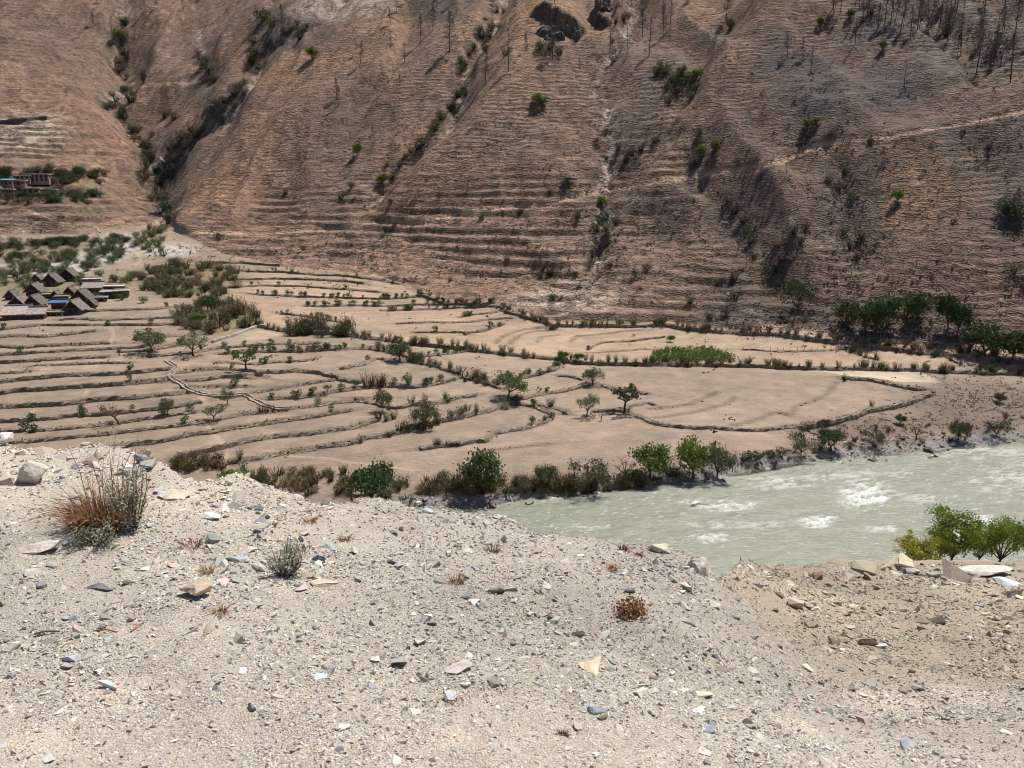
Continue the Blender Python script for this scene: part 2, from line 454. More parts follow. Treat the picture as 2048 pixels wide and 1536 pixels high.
RIDGES = [  # points, height, half width
    ([(430,430),(520,330),(640,200),(700,110),(730,60),(830,0)], 5, 26),
    ([(300,40),(320,110),(330,200)], 5, 14),
    ([(850,400),(930,310),(1010,200),(1050,130),(1075,60),(1100,10)], 5, 18),
    ([(1300,330),(1340,290),(1451,150),(1519,96),(1546,55),(1560,10)], 4, 16),
    ([(1546,55),(1600,38),(1700,48),(1770,85),(1840,105),(1880,140),(1960,180),(2040,225)], 3, 12),
    ([(1620,480),(1640,380),(1660,250)], 3, 16),
    ([(1850,560),(1880,420),(1900,300)], 3, 18),
    ([(110,460),(130,330),(140,200)], 4, 20),
]
PATHS = [  # name, points, half width, colour, label
    ('footpath', [(340,463),(420,466),(520,467),(600,463),(680,459),(731,447),(817,444),(902,434),(926,427),(1005,417),(1090,410),(1141,398),(1210,381),(1278,371),(1348,360),(1450,342),(1502,338),(1570,321)], .68),
    ('footpath', [(1570,321),(1638,290),(1673,283),(1741,278),(1782,275),(1854,261),(1929,249),(2048,223),(2200,195)], .55),
    ('footpath', [(236,186),(273,178),(301,169),(369,167),(410,162)], .6),
    ('footpath', [(43,417),(107,440),(163,461)], .6),
    ('footpath', [(270,500),(283,518),(272,530)], .5),
    ('footpath', [(450,924),(458,905),(447,890),(430,870),(412,850)], .3),
    ('footpath', [(462,897),(560,905),(680,918),(760,930),(830,938)], .28),
    ('footpath', [(412,805),(403,790)], .5),
    ('footpath', [(222,690),(228,672),(224,655)], .3),
    ('footpath', [(60,826),(70,815)], .3),
    ('footpath', [(170,795),(176,778)], .3),
]
CHANNEL = [(335,721),(352,735),(338,753),(366,770),(372,777),(403,789),(437,793),(489,789),(513,803),(533,813),(554,818),(578,817)]

# ------------------------------------------------------------------ shape the ground
g0 = Grid(Z0)
Z = Z0.copy()
base_w = np.array([g0.hit(px, py) for px, py in BASE])
bo = np.argsort(base_w[:, 0] / base_w[:, 1])
BASE_Y = np.interp(COLS, (base_w[:, 0] / base_w[:, 1])[bo], base_w[bo, 1])
hillness = sstep(-1.0, 4.0, GY - BASE_Y[None, :] + 3 * fbm(GX / 9, GY / 9, 2, 5))
deep = sstep(5, 40, GY - BASE_Y[None, :])
# pixel coordinates of every node, to know which photographed area it belongs to
cP, sP = math.cos(PITCH), math.sin(PITCH)
def to_px(X, Y, Zz):
    f = Y * cP - Zz * sP; up = Y * sP + Zz * cP
    return 1024 + FPX * X / f, 768 - FPX * up / f
PX, PY = to_px(GX, GY, Z0)

rib = .5 - np.abs(fbm(GX / 26 + .25 * fbm(GX / 30, GY / 30, 2, 13), GY / 90, 3, 15)) * 2
Z += deep * (4.0 * fbm(GX / 42, GY / 42, 4, 11) + 1.2 * fbm(GX / 9, GY / 9, 3, 21) + 5.0 * rib)
Z += hillness * (0.25 * fbm(GX / 2.3, GY / 2.3, 3, 31))
for pts, h, w in RIDGES:
    P = g0.line(pts, 3.0)
    def f(sl, D, S, ok): Z[sl] += np.where(ok, 1.5 * h * np.exp(-(D / w) ** 2 * 1.6) * (hillness[sl]), 0)
    near_line(P, w * 2.2, f)
rocky = np.zeros_like(Z)
gullyd = np.zeros_like(Z)
wig = fbm(GX / 7, GY / 7, 3, 41)
for pts, dep, w, rk in GULLIES:
    P = g0.line(pts, 2.5)
    P[:, 0] += 2.0 * fbm(P[:, 1] / 9, P[:, 0] / 9, 2, 44)
    def f(sl, D, S, ok):
        d = np.abs(D + 2.2 * wig[sl])
        e = 1 - d / (w * 1.6)
        c = np.clip(e, 0, 1) ** 1.6
        Z[sl] -= np.where(ok, (1.5 if pts[0][0] > 500 else 1.0) * dep * c * hillness[sl], 0)
        gullyd[sl] = np.maximum(gullyd[sl], np.where(ok, c, 0))
        rocky[sl] = np.maximum(rocky[sl], np.where(ok, rk * np.exp(-(d / (w * .33)) ** 2), 0))
    near_line(P, w * 2.2, f)
g1 = Grid(Z)
PX, PY = to_px(GX, GY, np.where(hillness > .5, Z, Z0))
rk_n = np.abs(fbm(GX / 1.7, GY / 1.7, 3, 51))
Z += 3.0 * rocky * deep * (rk_n - .15)

# terraces on the lower hillside
def blob(px, py, rx, ry, soft=.5):
    r = np.hypot((PX - px) / rx, (PY - py) / ry)
    return 1 - sstep(1 - soft, 1 + soft, r + .35 * wig)
scarp = np.zeros_like(Z)
for pts, hh, run in [([(1062,90),(1085,84),(1110,80),(1128,90),(1150,93),(1172,80)], 6.5, 14), ([(1180,34),(1205,38),(1226,30)], 4, 10), ([(410,222),(440,222),(466,206)], 2.5, 8), ([(1190,452),(1210,462),(1226,450)], 3, 7), ([(1120,372),(1140,376),(1156,366)], 2, 6)]:
    P = g0.line(pts, 1.0); cx = P[:, 0].mean(); hw = (P[:, 0].max() - P[:, 0].min()) / 2
    def f(sl, D, S, ok):
        S2 = S + 1.2 * wig[sl]
        env = np.clip(1.25 - ((GX[sl] - cx) / hw) ** 2, 0, 1)
        Z[sl] += np.where(ok & (S2 > -1), hh * env * sstep(-.6, .5, S2) * np.exp(-np.clip(S2, 0, None) / run), 0)
        scarp[sl] = np.maximum(scarp[sl], np.where(ok, env * sstep(-1.6, -.6, S2) * (1 - sstep(1.0, 3.5, S2)), 0))
    near_line(P, run * 2.5, f)
Z += scarp * 1.8 * fbm(GX / 1.3, GY / 6, 3, 57)
terr = np.zeros_like(Z)
for b in [(1000,450,330,110),(900,540,330,60),(1250,600,250,60),(60,330,170,130),(120,430,190,40),(1310,330,110,70),(1500,600,160,40),(560,510,170,28),(60,60,150,60),(640,420,170,50),(1420,560,140,50),(1700,290,140,26)]:
    terr = np.maximum(terr, blob(*b))
terr *= hillness * (1 - .8 * gullyd)
per = 2.5
zz = (Z + 1.1 * fbm(GX / 26, GY / 26, 3, 61)) / per
fr = zz - np.floor(zz)
gate = sstep(-.12, .12, fbm(GX / 16, zz * .9, 2, 71) + .10)     # some steps run out
saw = np.where(fr < .72, fr / .72 * .28, .28 + (fr - .72) / .28 * .72)
tamp = terr * gate
Z += tamp * per * (saw - fr) * 1.0
riser = tamp * sstep(.68, .74, fr) * (1 - sstep(.97, 1.0, fr))
# trodden terracettes everywhere else
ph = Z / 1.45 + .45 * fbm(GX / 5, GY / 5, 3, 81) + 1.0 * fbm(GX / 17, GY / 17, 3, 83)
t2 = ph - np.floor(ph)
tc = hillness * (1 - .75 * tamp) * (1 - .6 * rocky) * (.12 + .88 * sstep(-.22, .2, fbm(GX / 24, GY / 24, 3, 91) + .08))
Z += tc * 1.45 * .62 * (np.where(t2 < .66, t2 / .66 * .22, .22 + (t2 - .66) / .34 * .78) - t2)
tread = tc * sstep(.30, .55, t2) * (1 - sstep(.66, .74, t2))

# fields: every wall is a real step
wallmask = np.zeros_like(Z)
tone = np.zeros_like(Z)
tr = R0 = np.random.default_rng(77)
WALL_P = []
for pts, h, st, sh, dn, lab in WALLS:
    P = g0.line(pts, .8)
    P[:, 1] += .35 * fbm(P[:, 0] / 3, P[:, 1] / 3, 2, 101)
    WALL_P.append(P)
    def f(sl, D, S, ok):
        k = np.exp(-np.abs(S) / 4.0)
        Z[sl] += np.where(ok, h * .72 * np.tanh(S / .26) * k, 0)
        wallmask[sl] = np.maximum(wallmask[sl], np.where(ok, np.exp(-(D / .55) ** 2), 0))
    near_line(P, 12.0, f)
    up, dn_ = tr.uniform(-1, 1, 2)
    def f2(sl, D, S, ok): tone[sl] += np.where(ok, np.where(S > 0, up, dn_) * np.exp(-np.abs(S) / 5), 0)
    near_line(P, 14.0, f2)
fieldness = 1 - hillness
Z += fieldness * sstep(0, 6, under) * (.16 * fbm(GX / 6, GY / 6, 3, 111) + .05 * fbm(GX / 1.1, GY / 1.1, 2, 117))
# rough stream bed fan and river bank
fan = np.maximum.reduce([blob(250,490,60,22), blob(330,500,70,14), blob(185,515,70,12), blob(60,540,120,14), blob(120,530,60,10)]) * fieldness
bank = 1 - sstep(1.5, 5.0, under + 1.2 * wig)
Z += np.where(under > 0, bank * .35 * fbm(GX / 1.2, GY / 1.2, 3, 121), 0) + fan * .5 * fbm(GX / 1.5, GY / 1.5, 3, 131)

# ------------------------------------------------------------------ colours of the ground (grass, soil, rock, burnt patches) plus painted sun and shade
def mixc(col, m, c):
    m = np.clip(m, 0, 1)[..., None]
    return col * (1 - m) + np.array(c) * m
n1 = fbm(GX / 30, GY / 30, 4, 201); n2 = fbm(GX / 8, GY / 8, 4, 211); n3 = fbm(GX / 2, GY / 2, 3, 221)
hc = np.zeros(Z.shape + (3,)) + np.array([.198, .128, .096])
hc = mixc(hc, sstep(-.1, .4, n1), (.225, .146, .102))
hc = mixc(hc, sstep(.0, .45, -n1 + .4 * n2) * .8, (.155, .110, .092))
hc = mixc(hc, .65 * blob(1700,400,470,330,.7), (.125, .086, .068))  # right slopes turned from the sun: their shade painted into the colour
ORANGE = [(300,50,90,22),(620,110,110,22),(760,40,120,26),(985,60,70,40),(1060,20,80,25),(1120,50,90,30),(1440,20,90,30),(1620,45,90,14),(1480,120,60,40),(1800,100,80,14),(1930,165,80,20),(1380,270,50,60),(1330,320,70,25),
          (420,380,100,30),(260,290,40,30),(1680,300,70,20),(1800,420,80,50),(1900,330,90,40),(540,150,60,25)]
for b in ORANGE: hc = mixc(hc, .7 * blob(*b, soft=.9), (.33, .205, .125))
PINK = [(1000,520,400,90),(760,480,200,40),(1180,620,200,30),(100,300,140,60)]
for b in PINK: hc = mixc(hc, .55 * blob(*b, soft=.8), (.25, .175, .137))
MAUVE = [(100,80,160,60),(330,110,80,60),(700,250,90,60),(1000,260,120,60),(1500,260,120,60),(1640,500,120,80),(620,60,90,50),(1560,430,120,80)]
for b in MAUVE: hc = mixc(hc, .6 * blob(*b, soft=.8), (.150, .106, .094))
BURNT = [(1260,305,40,38),(1300,240,55,40),(1345,165,60,45),(1580,110,70,50),(1600,160,60,50),(1710,75,50,25),(1780,180,80,40),(1620,190,60,40),(1840,50,130,55),(1980,100,90,80),(1980,300,110,50),(2030,420,60,70),(1990,260,90,30),
         (1310,410,60,22),(1345,440,40,30),(1460,590,45,50),(1470,640,90,24),(1600,640,140,34),(1750,660,160,40),(1900,690,120,30),(1480,440,40,40),(1545,530,30,40),(1690,400,45,50),(1720,490,50,40),(1390,330,30,30),(350,290,40,30),(330,370,40,50),(560,60,60,40),(440,190,50,40),(600,20,80,30),(870,20,60,22)]
for b in BURNT: hc = mixc(hc, .95 * blob(b[0], b[1], b[2] * 1.15, b[3] * 1.15, soft=.6) * (1 - .35 * sstep(0, .3, n2)), (.085, .078, .070))
hc = mixc(hc, .75 * sstep(.15, .45, gullyd) * (1 - rocky), (.145, .115, .090))
PALE = [(640,18,50,22),(725,10,60,18),(50,262,75,34),(1170,575,60,22),(1120,600,90,18)]
for b in PALE: hc = mixc(hc, .75 * blob(*b, soft=.7), (.42, .36, .30))
hc = mixc(hc, tread * .55, (.33, .225, .155))  # treads lightened: sunlight on the steps painted in
hc = mixc(hc, tc * sstep(.74, .8, t2) * (1 - sstep(.93, 1, t2)) * .4, (.10, .072, .056))  # terracette risers darkened: shade of the steep faces painted in
hc = mixc(hc, riser * .75, (.095, .072, .054))  # terrace risers too: their shaded faces put into the colour
hc = mixc(hc, np.clip(rocky * 1.4 - .25 + 1.2 * n3, 0, 1) * sstep(.1, .3, rocky) * sstep(-.08, .22, n2 + .6 * n3) * .75, (.36, .335, .30))
hc = mixc(hc, sstep(.12, .3, -n3 + .3 * n2) * .55, (.105, .078, .058))
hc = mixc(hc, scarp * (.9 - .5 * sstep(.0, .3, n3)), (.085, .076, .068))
GREENISH = [(120,365,110,26),(60,350,60,14),(150,400,80,24)]
for b in GREENISH: hc = mixc(hc, .6 * blob(*b, soft=.7) * sstep(-.1, .2, n2), (.16, .15, .075))
hc *= (1 + .35 * n3 + .2 * n2)[..., None] * np.array([.99, 1.0, 1.01]) * (.80 - .16 * sstep(1150, 1500, PX + 200 * n1) * sstep(700, 620, PY))[..., None]  # overall tone; the right side's painted shade deepened further

fc = np.zeros_like(hc) + np.array([.252, .197, .153])
fc = mixc(fc, sstep(-.1, .5, n1) * .6, (.275, .21, .158))
fc = mixc(fc, sstep(660, 560, PY) * .0 + np.clip(blob(1200,680,330,40,.6) + blob(620,590,240,70,.6) + blob(1700,705,330,26,.6) + blob(900,640,120,40,.6), 0, 1) * .8, (.345, .255, .178))
fc = mixc(fc, blob(420,690,170,90,.8) * .25, (.30, .222, .165))
fc = mixc(fc, sstep(.2, .5, n2 + .3 * n3) * .35, (.225, .165, .118))
wf = np.array([(1640,740),(1844,741),(1886,766),(1810,765),(1700,752)])   # the pale threshing field
def inpoly(poly):
    m = np.ones(Z.shape, bool); a = poly; b = np.roll(poly, -1, 0)
    for p, q in zip(a, b): m &= ((q[0] - p[0]) * (PY - p[1]) - (q[1] - p[1]) * (PX - p[0])) > 0
    return m
fc = mixc(fc, inpoly(wf) * .85, (.47, .39, .305))
fc = mixc(fc, inpoly(np.array([(425,684),(515,655),(560,668),(470,700)])) * .4, (.42, .34, .26))
rough = np.maximum.reduce([blob(1960,810,150,55,.5), blob(1760,855,130,22,.6), blob(2300,800,300,60,.5)])
fc = mixc(fc, rough * .9, (.185, .142, .115))
fc = mixc(fc, rough * sstep(.05, .25, n3 + .4 * n2) * .6, (.115, .088, .07))
scrub = np.maximum.reduce([blob(380,560,110,36,.5), blob(430,635,80,32,.5), blob(80,560,120,40,.5), blob(640,660,50,16,.5), blob(200,500,170,20,.6)])
fc = mixc(fc, scrub * .8, (.17, .145, .085))
fc = mixc(fc, blob(40,508,60,6,.4), (.33, .27, .19))
fc = mixc(fc, blob(180,507,30,5,.4), (.30, .31, .12))
fc = mixc(fc, fan * .9, (.40, .375, .345))
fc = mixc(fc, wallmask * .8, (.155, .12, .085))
fc = mixc(fc, bank, (.20, .165, .125))
wbnd = np.interp(COLS, [-.4, .0, .12, .3, .5, .8], [1.4, 2.0, 2.0, 3.2, 4.6, 4.6])[None, :]
fc = mixc(fc, .95 * (1 - sstep(.6, 1.05, under / wbnd + .5 * n3)), (.21, .20, .187))
fc = mixc(fc, 1 - sstep(-.1, .45, under), (.09, .085, .075))
fc *= 1.06 * (1 + .28 * n3 + .12 * n2 + .13 * np.clip(tone, -1.2, 1.2))[..., None]
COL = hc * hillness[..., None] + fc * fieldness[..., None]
for nm, pts, w in PATHS:
    P = (g1 if pts[0][1] < 480 else g0).line(pts, 1.0)
    def f(sl, D, S, ok):
        m = np.where(ok, np.exp(-(D / w) ** 2), 0)
        COL[sl] = mixc(COL[sl], m * .85 * (1 + .6 * n3[sl]), (.40, .30, .215))
        Z[sl] -= m * .05
    near_line(P, 4.0, f)
# cut bench of the main path: a dark uphill bank above it
P = g1.line(PATHS[0][1] + PATHS[1][1][1:], 1.5)
def f(sl, D, S, ok): Z[sl] += np.where(ok & (S > 0), .7 * sstep(.3, .9, S) * np.exp(-np.abs(S) / 5), 0)
near_line(P, 14.0, f)
COL = np.clip(COL, .02, .8)
far = Grid(Z)
# ------------------------------------------------------------------ ground materials
def mat_hill():
    m = NT('hill_grass')
    v = m.coords()
    base = m.attr('Col')
    nA = m.noise(v, .9, 5, .6)
    # trodden net of cattle steps: cells stretched along the contour
    wob = m.n('ShaderNodeVectorMath', operation='SCALE', ins={0: m.n('ShaderNodeTexNoise', ins={'Vector': v, 'Scale': .45, 'Detail': 3}).outputs[1], 'Scale': 1.5}).outputs[0]
    def stretched(sx, sz):
        q = m.n('ShaderNodeMapping', ins={0: v, 3: (sx, sx, sz)}).outputs[0]
        return m.n('ShaderNodeVectorMath', operation='ADD', ins={0: q, 1: wob}).outputs[0]
    vor = m.n('ShaderNodeTexVoronoi', feature='DISTANCE_TO_EDGE', ins={'Vector': stretched(.42, 1.25), 'Scale': .95}).outputs[0]
    line = m.remap(vor, 0.0, .13, 1, 0)
    st = m.noise(stretched(.38, 1.5), 1.0, 4, .62)
    st2 = m.noise(stretched(1.3, 3.4), 1.0, 3, .6)
    h = m.math('ADD', m.math('MULTIPLY', line, .45), m.math('ADD', m.math('MULTIPLY', st, 1.5), m.math('MULTIPLY', st2, .6)))
    c = m.mix(m.remap(nA, .3, .7, 0, .7), base, m.mix(1.0, base, (1.4, 1.3, 1.2), 'MULTIPLY'))
    c = m.mix(m.remap(st, .54, .68, 0, .6), c, m.mix(1.0, c, (1.65, 1.5, 1.35), 'MULTIPLY'))
    c = m.mix(m.remap(st, .45, .33, 0, .65), c, m.mix(1.0, c, (.36, .33, .31), 'MULTIPLY'))
    c = m.mix(m.remap(st2, .44, .34, 0, .7), c, m.mix(1.0, c, (.45, .42, .40), 'MULTIPLY'))
    c = m.mix(m.remap(line, .3, 1, 0, .6), c, m.mix(1.0, c, (2.1, 1.8, 1.55), 'MULTIPLY'))  # net lines brightened: sunlit step treads painted into the colour
    m.bump(h, .5, .85)
    return m.out(c)
def mat_field():
    m = NT('dry_field')
    v = m.coords()
    base = m.attr('Col')
    nA = m.noise(v, .22, 4, .6)
    nB = m.noise(v, 2.6, 4, .65)
    vs = m.n('ShaderNodeMapping', ins={0: v, 2: (0, 0, math.radians(12)), 3: (.5, 5, 1)}).outputs[0]
    fur = m.noise(vs, 1.0, 3, .5)
    clod = m.noise(v, 9, 3, .7)
    c = m.mix(m.remap(nA, .35, .68, 0, .7), base, m.mix(1.0, base, (1.22, 1.16, 1.08), 'MULTIPLY'))
    c = m.mix(m.remap(nB, .45, .75, 0, .6), c, m.mix(1.0, c, (.66, .62, .58), 'MULTIPLY'))
    c = m.mix(m.remap(fur, .42, .62, 0, .32), c, m.mix(1.0, c, (.72, .70, .66), 'MULTIPLY'))
    c = m.mix(m.remap(clod, .56, .70, 0, .5), c, m.mix(1.0, c, (1.3, 1.27, 1.22), 'MULTIPLY'))
    c = m.mix(m.remap(clod, .44, .32, 0, .5), c, m.mix(1.0, c, (.62, .58, .54), 'MULTIPLY'))
    m.bump(m.math('ADD', m.math('ADD', nB, m.math('MULTIPLY', clod, .4)), m.math('MULTIPLY', fur, .7)), .16, .9)
    return m.out(c)
M_HILL, M_FIELD = mat_hill(), mat_field()

# ------------------------------------------------------------------ ground meshes: one heightfield cut into hillside, fields and bank
idx = np.arange(len(ROWS) * NU).reshape(len(ROWS), NU)
quads = np.stack([idx[:-1, :-1], idx[:-1, 1:], idx[1:, 1:], idx[1:, :-1]], -1).reshape(-1, 4)
hillf = (GY > BASE_Y[None, :])[:-1, :-1].reshape(-1)
bankf = ((under < 3.0) & (GY <= BASE_Y[None, :]))[:-1, :-1].reshape(-1)
V = np.stack([GX, GY, Z], -1).reshape(-1, 3)
CV = COL.reshape(-1, 3)
def cut(name, msk, mat):
    q = quads[msk]
    ids, inv = np.unique(q, return_inverse=True)
    o = obj(name, mesh_np(name, V[ids], inv.reshape(-1, 4), CV[ids], smooth=True), mat)
    return tag(o, kind='structure')
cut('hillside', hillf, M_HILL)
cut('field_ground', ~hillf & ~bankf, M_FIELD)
cut('river_bank', bankf, M_FIELD)
# ------------------------------------------------------------------ plant, rock and wall material
def mat_leaf(name, trans=.25):
    m = NT(name)
    oi = m.n('ShaderNodeObjectInfo')
    c = m.mix(1.0, m.attr('Col'), oi.outputs['Color'], 'MULTIPLY')
    m.out(c)
    m.b.inputs['Roughness'].default_value = .75
    tr = m.n('ShaderNodeBsdfTranslucent', ins={0: c})
    mx = m.n('ShaderNodeMixShader', ins={0: trans, 1: m.b.outputs[0], 2: tr.outputs[0]})
    m.t.links.new(mx.outputs[0], m.t.nodes['Material Output'].inputs[0])
    return m.mat
M_LEAF = mat_leaf('leaf')
def mat_tint(name, scale, amt, bscale=None, bdist=.01, rough=.9):
    m = NT(name)
    v = m.coords()
    oi = m.n('ShaderNodeObjectInfo')
    n = m.noise(v, scale, 5, .65)
    c = m.mix(m.remap(n, .3, .7, 0, 1), m.mix(1.0, oi.outputs['Color'], (1 - amt,) * 3, 'MULTIPLY'), m.mix(1.0, oi.outputs['Color'], (1 + amt,) * 3, 'MULTIPLY'))
    if bscale: m.bump(m.noise(v, bscale, 4, .6), bdist)
    m.b.inputs['Roughness'].default_value = rough
    return m.out(c)
M_BARK = mat_tint('bark', 6, .35, 12, .03)
def mat_attr(name, nscale, amt, bdist=.0, rough=.9):
    m = NT(name)
    v = m.coords()
    n = m.noise(v, nscale, 4, .65)
    a = m.attr('Col')
    c = m.mix(m.remap(n, .3, .7, 0, 1), m.mix(1.0, a, (1 - amt,) * 3, 'MULTIPLY'), m.mix(1.0, a, (1 + amt,) * 3, 'MULTIPLY'))
    if bdist: m.bump(n, bdist)
    m.b.inputs['Roughness'].default_value = rough
    return m.out(c)
M_RUBBLE = mat_attr('rubble', 3.0, .3, .05)

# ------------------------------------------------------------------ plant templates (height 1, base at the origin)
def tube(path, rad, sides=5):
    P = np.array(path, float); n = len(P)
    V = []; F = []
    for i in range(n):
        t = P[min(i + 1, n - 1)] - P[max(i - 1, 0)]
        t = t / (np.linalg.norm(t) + 1e-9)
        a = np.cross(t, (0.3, 1, 0.1)); a /= np.linalg.norm(a) + 1e-9
        b = np.cross(t, a)
        for k in range(sides):
            an = 2 * math.pi * k / sides
            V.append(P[i] + rad[i] * (math.cos(an) * a + math.sin(an) * b))
    for i in range(n - 1):
        for k in range(sides):
            k2 = (k + 1) % sides
            F.append((i * sides + k, i * sides + k2, (i + 1) * sides + k2, (i + 1) * sides + k))
    return np.array(V), np.array(F)

def join(parts):
    Vs, Fs = [], []; o = 0
    for v, f in parts:
        Vs.append(v); Fs.append(f + o); o += len(v)
    return np.concatenate(Vs), np.concatenate(Fs)

def leaves(cent, size, rng, col=(1, 1, 1), var=.35, aspect=.6, hue=.12, up=0.0):
    """one bent-looking diamond per centre, random orientation"""
    n = len(cent)
    a = rng.normal(size=(n, 3)); a /= np.linalg.norm(a, axis=1, keepdims=True)
    b = rng.normal(size=(n, 3)); b[:, 2] += up
    b -= (a * b).sum(1, keepdims=True) * a; b /= np.linalg.norm(b, axis=1, keepdims=True)
    s = (size * rng.uniform(.6, 1.3, n))[:, None]
    c = np.asarray(cent)
    V = np.stack([c - a * s * .5, c + b * s * .5 * aspect, c + a * s * .5, c - b * s * .5 * aspect], 1).reshape(-1, 3)
    F = np.arange(4 * n).reshape(n, 4)
    k = rng.uniform(1 - var, 1 + var, (n, 1)); h = rng.uniform(-hue, hue, (n, 1))
    L = np.array(col)[None] * k * np.concatenate([1 + h, np.ones_like(h), 1 - h], 1)
    return V, F, np.repeat(L, 4, 0)

def tree_tpl(rng, crown_w=.9, fork=.3, limbs=5, subs=4, trunk_r=.035, n_leaf=900, leaf=.06, sigma=.085, lean=0.0, top=.97, flat=.8, bare=False, tuft=1.0):
    wood = []; tips = []
    f = np.array([lean * fork, rng.normal() * .02, fork])
    wood.append(tube([(0, 0, -.06), (lean * fork * .4, 0, fork * .5), f], [trunk_r * 1.25, trunk_r, trunk_r * .85], 7))
    for i in range(limbs):
        az = 2 * math.pi * (i + rng.uniform(-.3, .3)) / limbs
        rr = crown_w * .5 * rng.uniform(.35, .85); hh = fork + (top - fork) * rng.uniform(.45, .95) * (1 - .25 * (rr / (crown_w * .5)) * flat)
        e = np.array([f[0] + lean * .25 + rr * math.cos(az), f[1] + rr * math.sin(az), hh])
        mid = f + (e - f) * .5 + np.array([math.cos(az), math.sin(az), 0]) * .06 + rng.normal(size=3) * .02
        wood.append(tube([f, mid, e], [trunk_r * .6, trunk_r * .42, trunk_r * .2], 5)); tips.append(e)
        for k in range(subs):
            s = mid + (e - mid) * rng.uniform(0, .9)
            d = rng.normal(size=3); d[2] = abs(d[2]) * .7; d[:2] += .6 * np.array([math.cos(az), math.sin(az)]); d /= np.linalg.norm(d)
            q = s + d * crown_w * rng.uniform(.16, .34)
            q[2] = min(q[2], top)
            wood.append(tube([s, (s + q) / 2 + rng.normal(size=3) * .015, q], [trunk_r * .25, trunk_r * .17, trunk_r * .07], 4)); tips.append(q)
            if bare:
                for _ in range(3):
                    s2 = s + (q - s) * rng.uniform(.3, 1); q2 = s2 + rng.normal(size=3) * .07 + np.array([0, 0, .04])
                    wood.append(tube([s2, q2], [trunk_r * .1, trunk_r * .03], 3))
    wv, wf = join(wood)
    tpl = {'trunk': mesh_np('trunk', wv, wf, smooth=True)}
    if n_leaf:
        T = np.array(tips)
        w = rng.uniform(.3, 1.6, len(T)) ** 1.5; w /= w.sum()
        i = rng.choice(len(T), n_leaf, p=w)
        sg = sigma * rng.uniform(.6, 1.35, len(T))[i]
        c = T[i] + rng.normal(size=(n_leaf, 3)) * sg[:, None] * np.array([1, 1, .8])
        c[:, 2] = np.clip(c[:, 2], fork * .45, 1.03)
        v, ff, col = leaves(c, leaf, rng)
        k = np.repeat((.75 + .5 * rng.uniform(size=len(T)))[i], 4)[:, None]
        tpl['crown'] = mesh_np('crown', v, ff, col * k)
    return tpl

def shrub_tpl(rng, n=170, leaf=.17, w=1.0, lobes=5, twigs=0):
    """dense leafy dome, height 1"""
    cs = []
    for _ in range(lobes):
        a = rng.uniform(0, 6.28); r = w * .28 * math.sqrt(rng.uniform())
        cs.append((r * math.cos(a), r * math.sin(a), rng.uniform(.3, .62), rng.uniform(.24, .36)))
    P = []
    for _ in range(n):
        x, y, z, r = cs[rng.integers(lobes)]
        d = rng.normal(size=3); d /= np.linalg.norm(d)
        q = np.array([x, y, z]) + d * r * rng.uniform(.55, 1.05) * np.array([w, w, 1.1])
        P.append(q)
    P = np.array(P); P[:, 2] = np.clip(P[:, 2], .02, 1.02)
    v, f, c = leaves(P, leaf, rng, var=.4)
    parts = [(v, f)]; cols = [c]
    for _ in range(twigs):
        a = rng.uniform(0, 6.28); e = np.array([math.cos(a) * .35 * w, math.sin(a) * .35 * w, rng.uniform(.6, 1.0)])
        tv, tf = tube([(0, 0, -.05), e * .5 + rng.normal(size=3) * .03, e], [.022, .014, .005], 3)
        parts.append((tv, tf)); cols.append(np.full((len(tv), 3), .9) * np.array([1.1, .9, .7]))
    V, F = join(parts)
    return {'': mesh_np('shrub', V, F, np.concatenate(cols))}

def twig_tpl(rng, stems=22, n_leaf=230, leaf=.10, spread=.5):
    """upright twiggy half-bare bush, height 1"""
    parts = []; cols = []; P = []
    for _ in range(stems):
        a = rng.uniform(0, 6.28); r = spread * math.sqrt(rng.uniform()); h = rng.uniform(.55, 1.0)
        b = np.array([math.cos(a) * r * .35, math.sin(a) * r * .35, -.05]); e = np.array([math.cos(a) * r, math.sin(a) * r, h])
        m = (b + e) / 2 + rng.normal(size=3) * .04
        tv, tf = tube([b, m, e], [.022, .015, .005], 3)
        parts.append((tv, tf)); cols.append(np.full((len(tv), 3), 1.0) * np.array([.95, .75, .6]) * rng.uniform(.6, 1.2))
        for _ in range(max(1, n_leaf // stems)):
            P.append(m + (e - m) * rng.uniform(-.7, 1.05) + rng.normal(size=3) * .10)
    v, f, c = leaves(np.array(P), leaf, rng, var=.4)
    parts.append((v, f)); cols.append(c)
    V, F = join(parts)
    return {'': mesh_np('bush', V, F, np.concatenate(cols))}

def pine_tpl(rng, needles=0, branches=60, droop=-.02):
    wood = []; P = []
    lean = rng.normal(size=2) * .03
    wood.append(tube([(0, 0, -.04), (lean[0] * .5, lean[1] * .5, .5), (lean[0], lean[1], 1.0)], [.013, .010, .003], 6))
    for i in range(branches):
        t = rng.uniform(.28, .98); a = rng.uniform(0, 6.28); L = (1.05 - t) * .26 * rng.uniform(.5, 1.2) + .02
        b = np.array([lean[0] * t, lean[1] * t, t]); e = b + np.array([math.cos(a) * L, math.sin(a) * L, L * rng.uniform(.05, .5) + droop])
        wood.append(tube([b, e], [.0042, .0014], 3))
        for _ in range(2):
            s = b + (e - b) * rng.uniform(.4, 1); q = s + rng.normal(size=3) * .025
            wood.append(tube([s, q], [.0022, .0008], 3))
        if needles:
            for _ in range(needles): P.append(b + (e - b) * rng.uniform(.35, 1.1) + rng.normal(size=3) * .018)
    wv, wf = join(wood)
    tpl = {'trunk': mesh_np('trunk', wv, wf, smooth=True)}
    if P:
        v, f, c = leaves(np.array(P), .032, rng, aspect=.3)
        tpl['crown'] = mesh_np('crown', v, f, c)
    return tpl

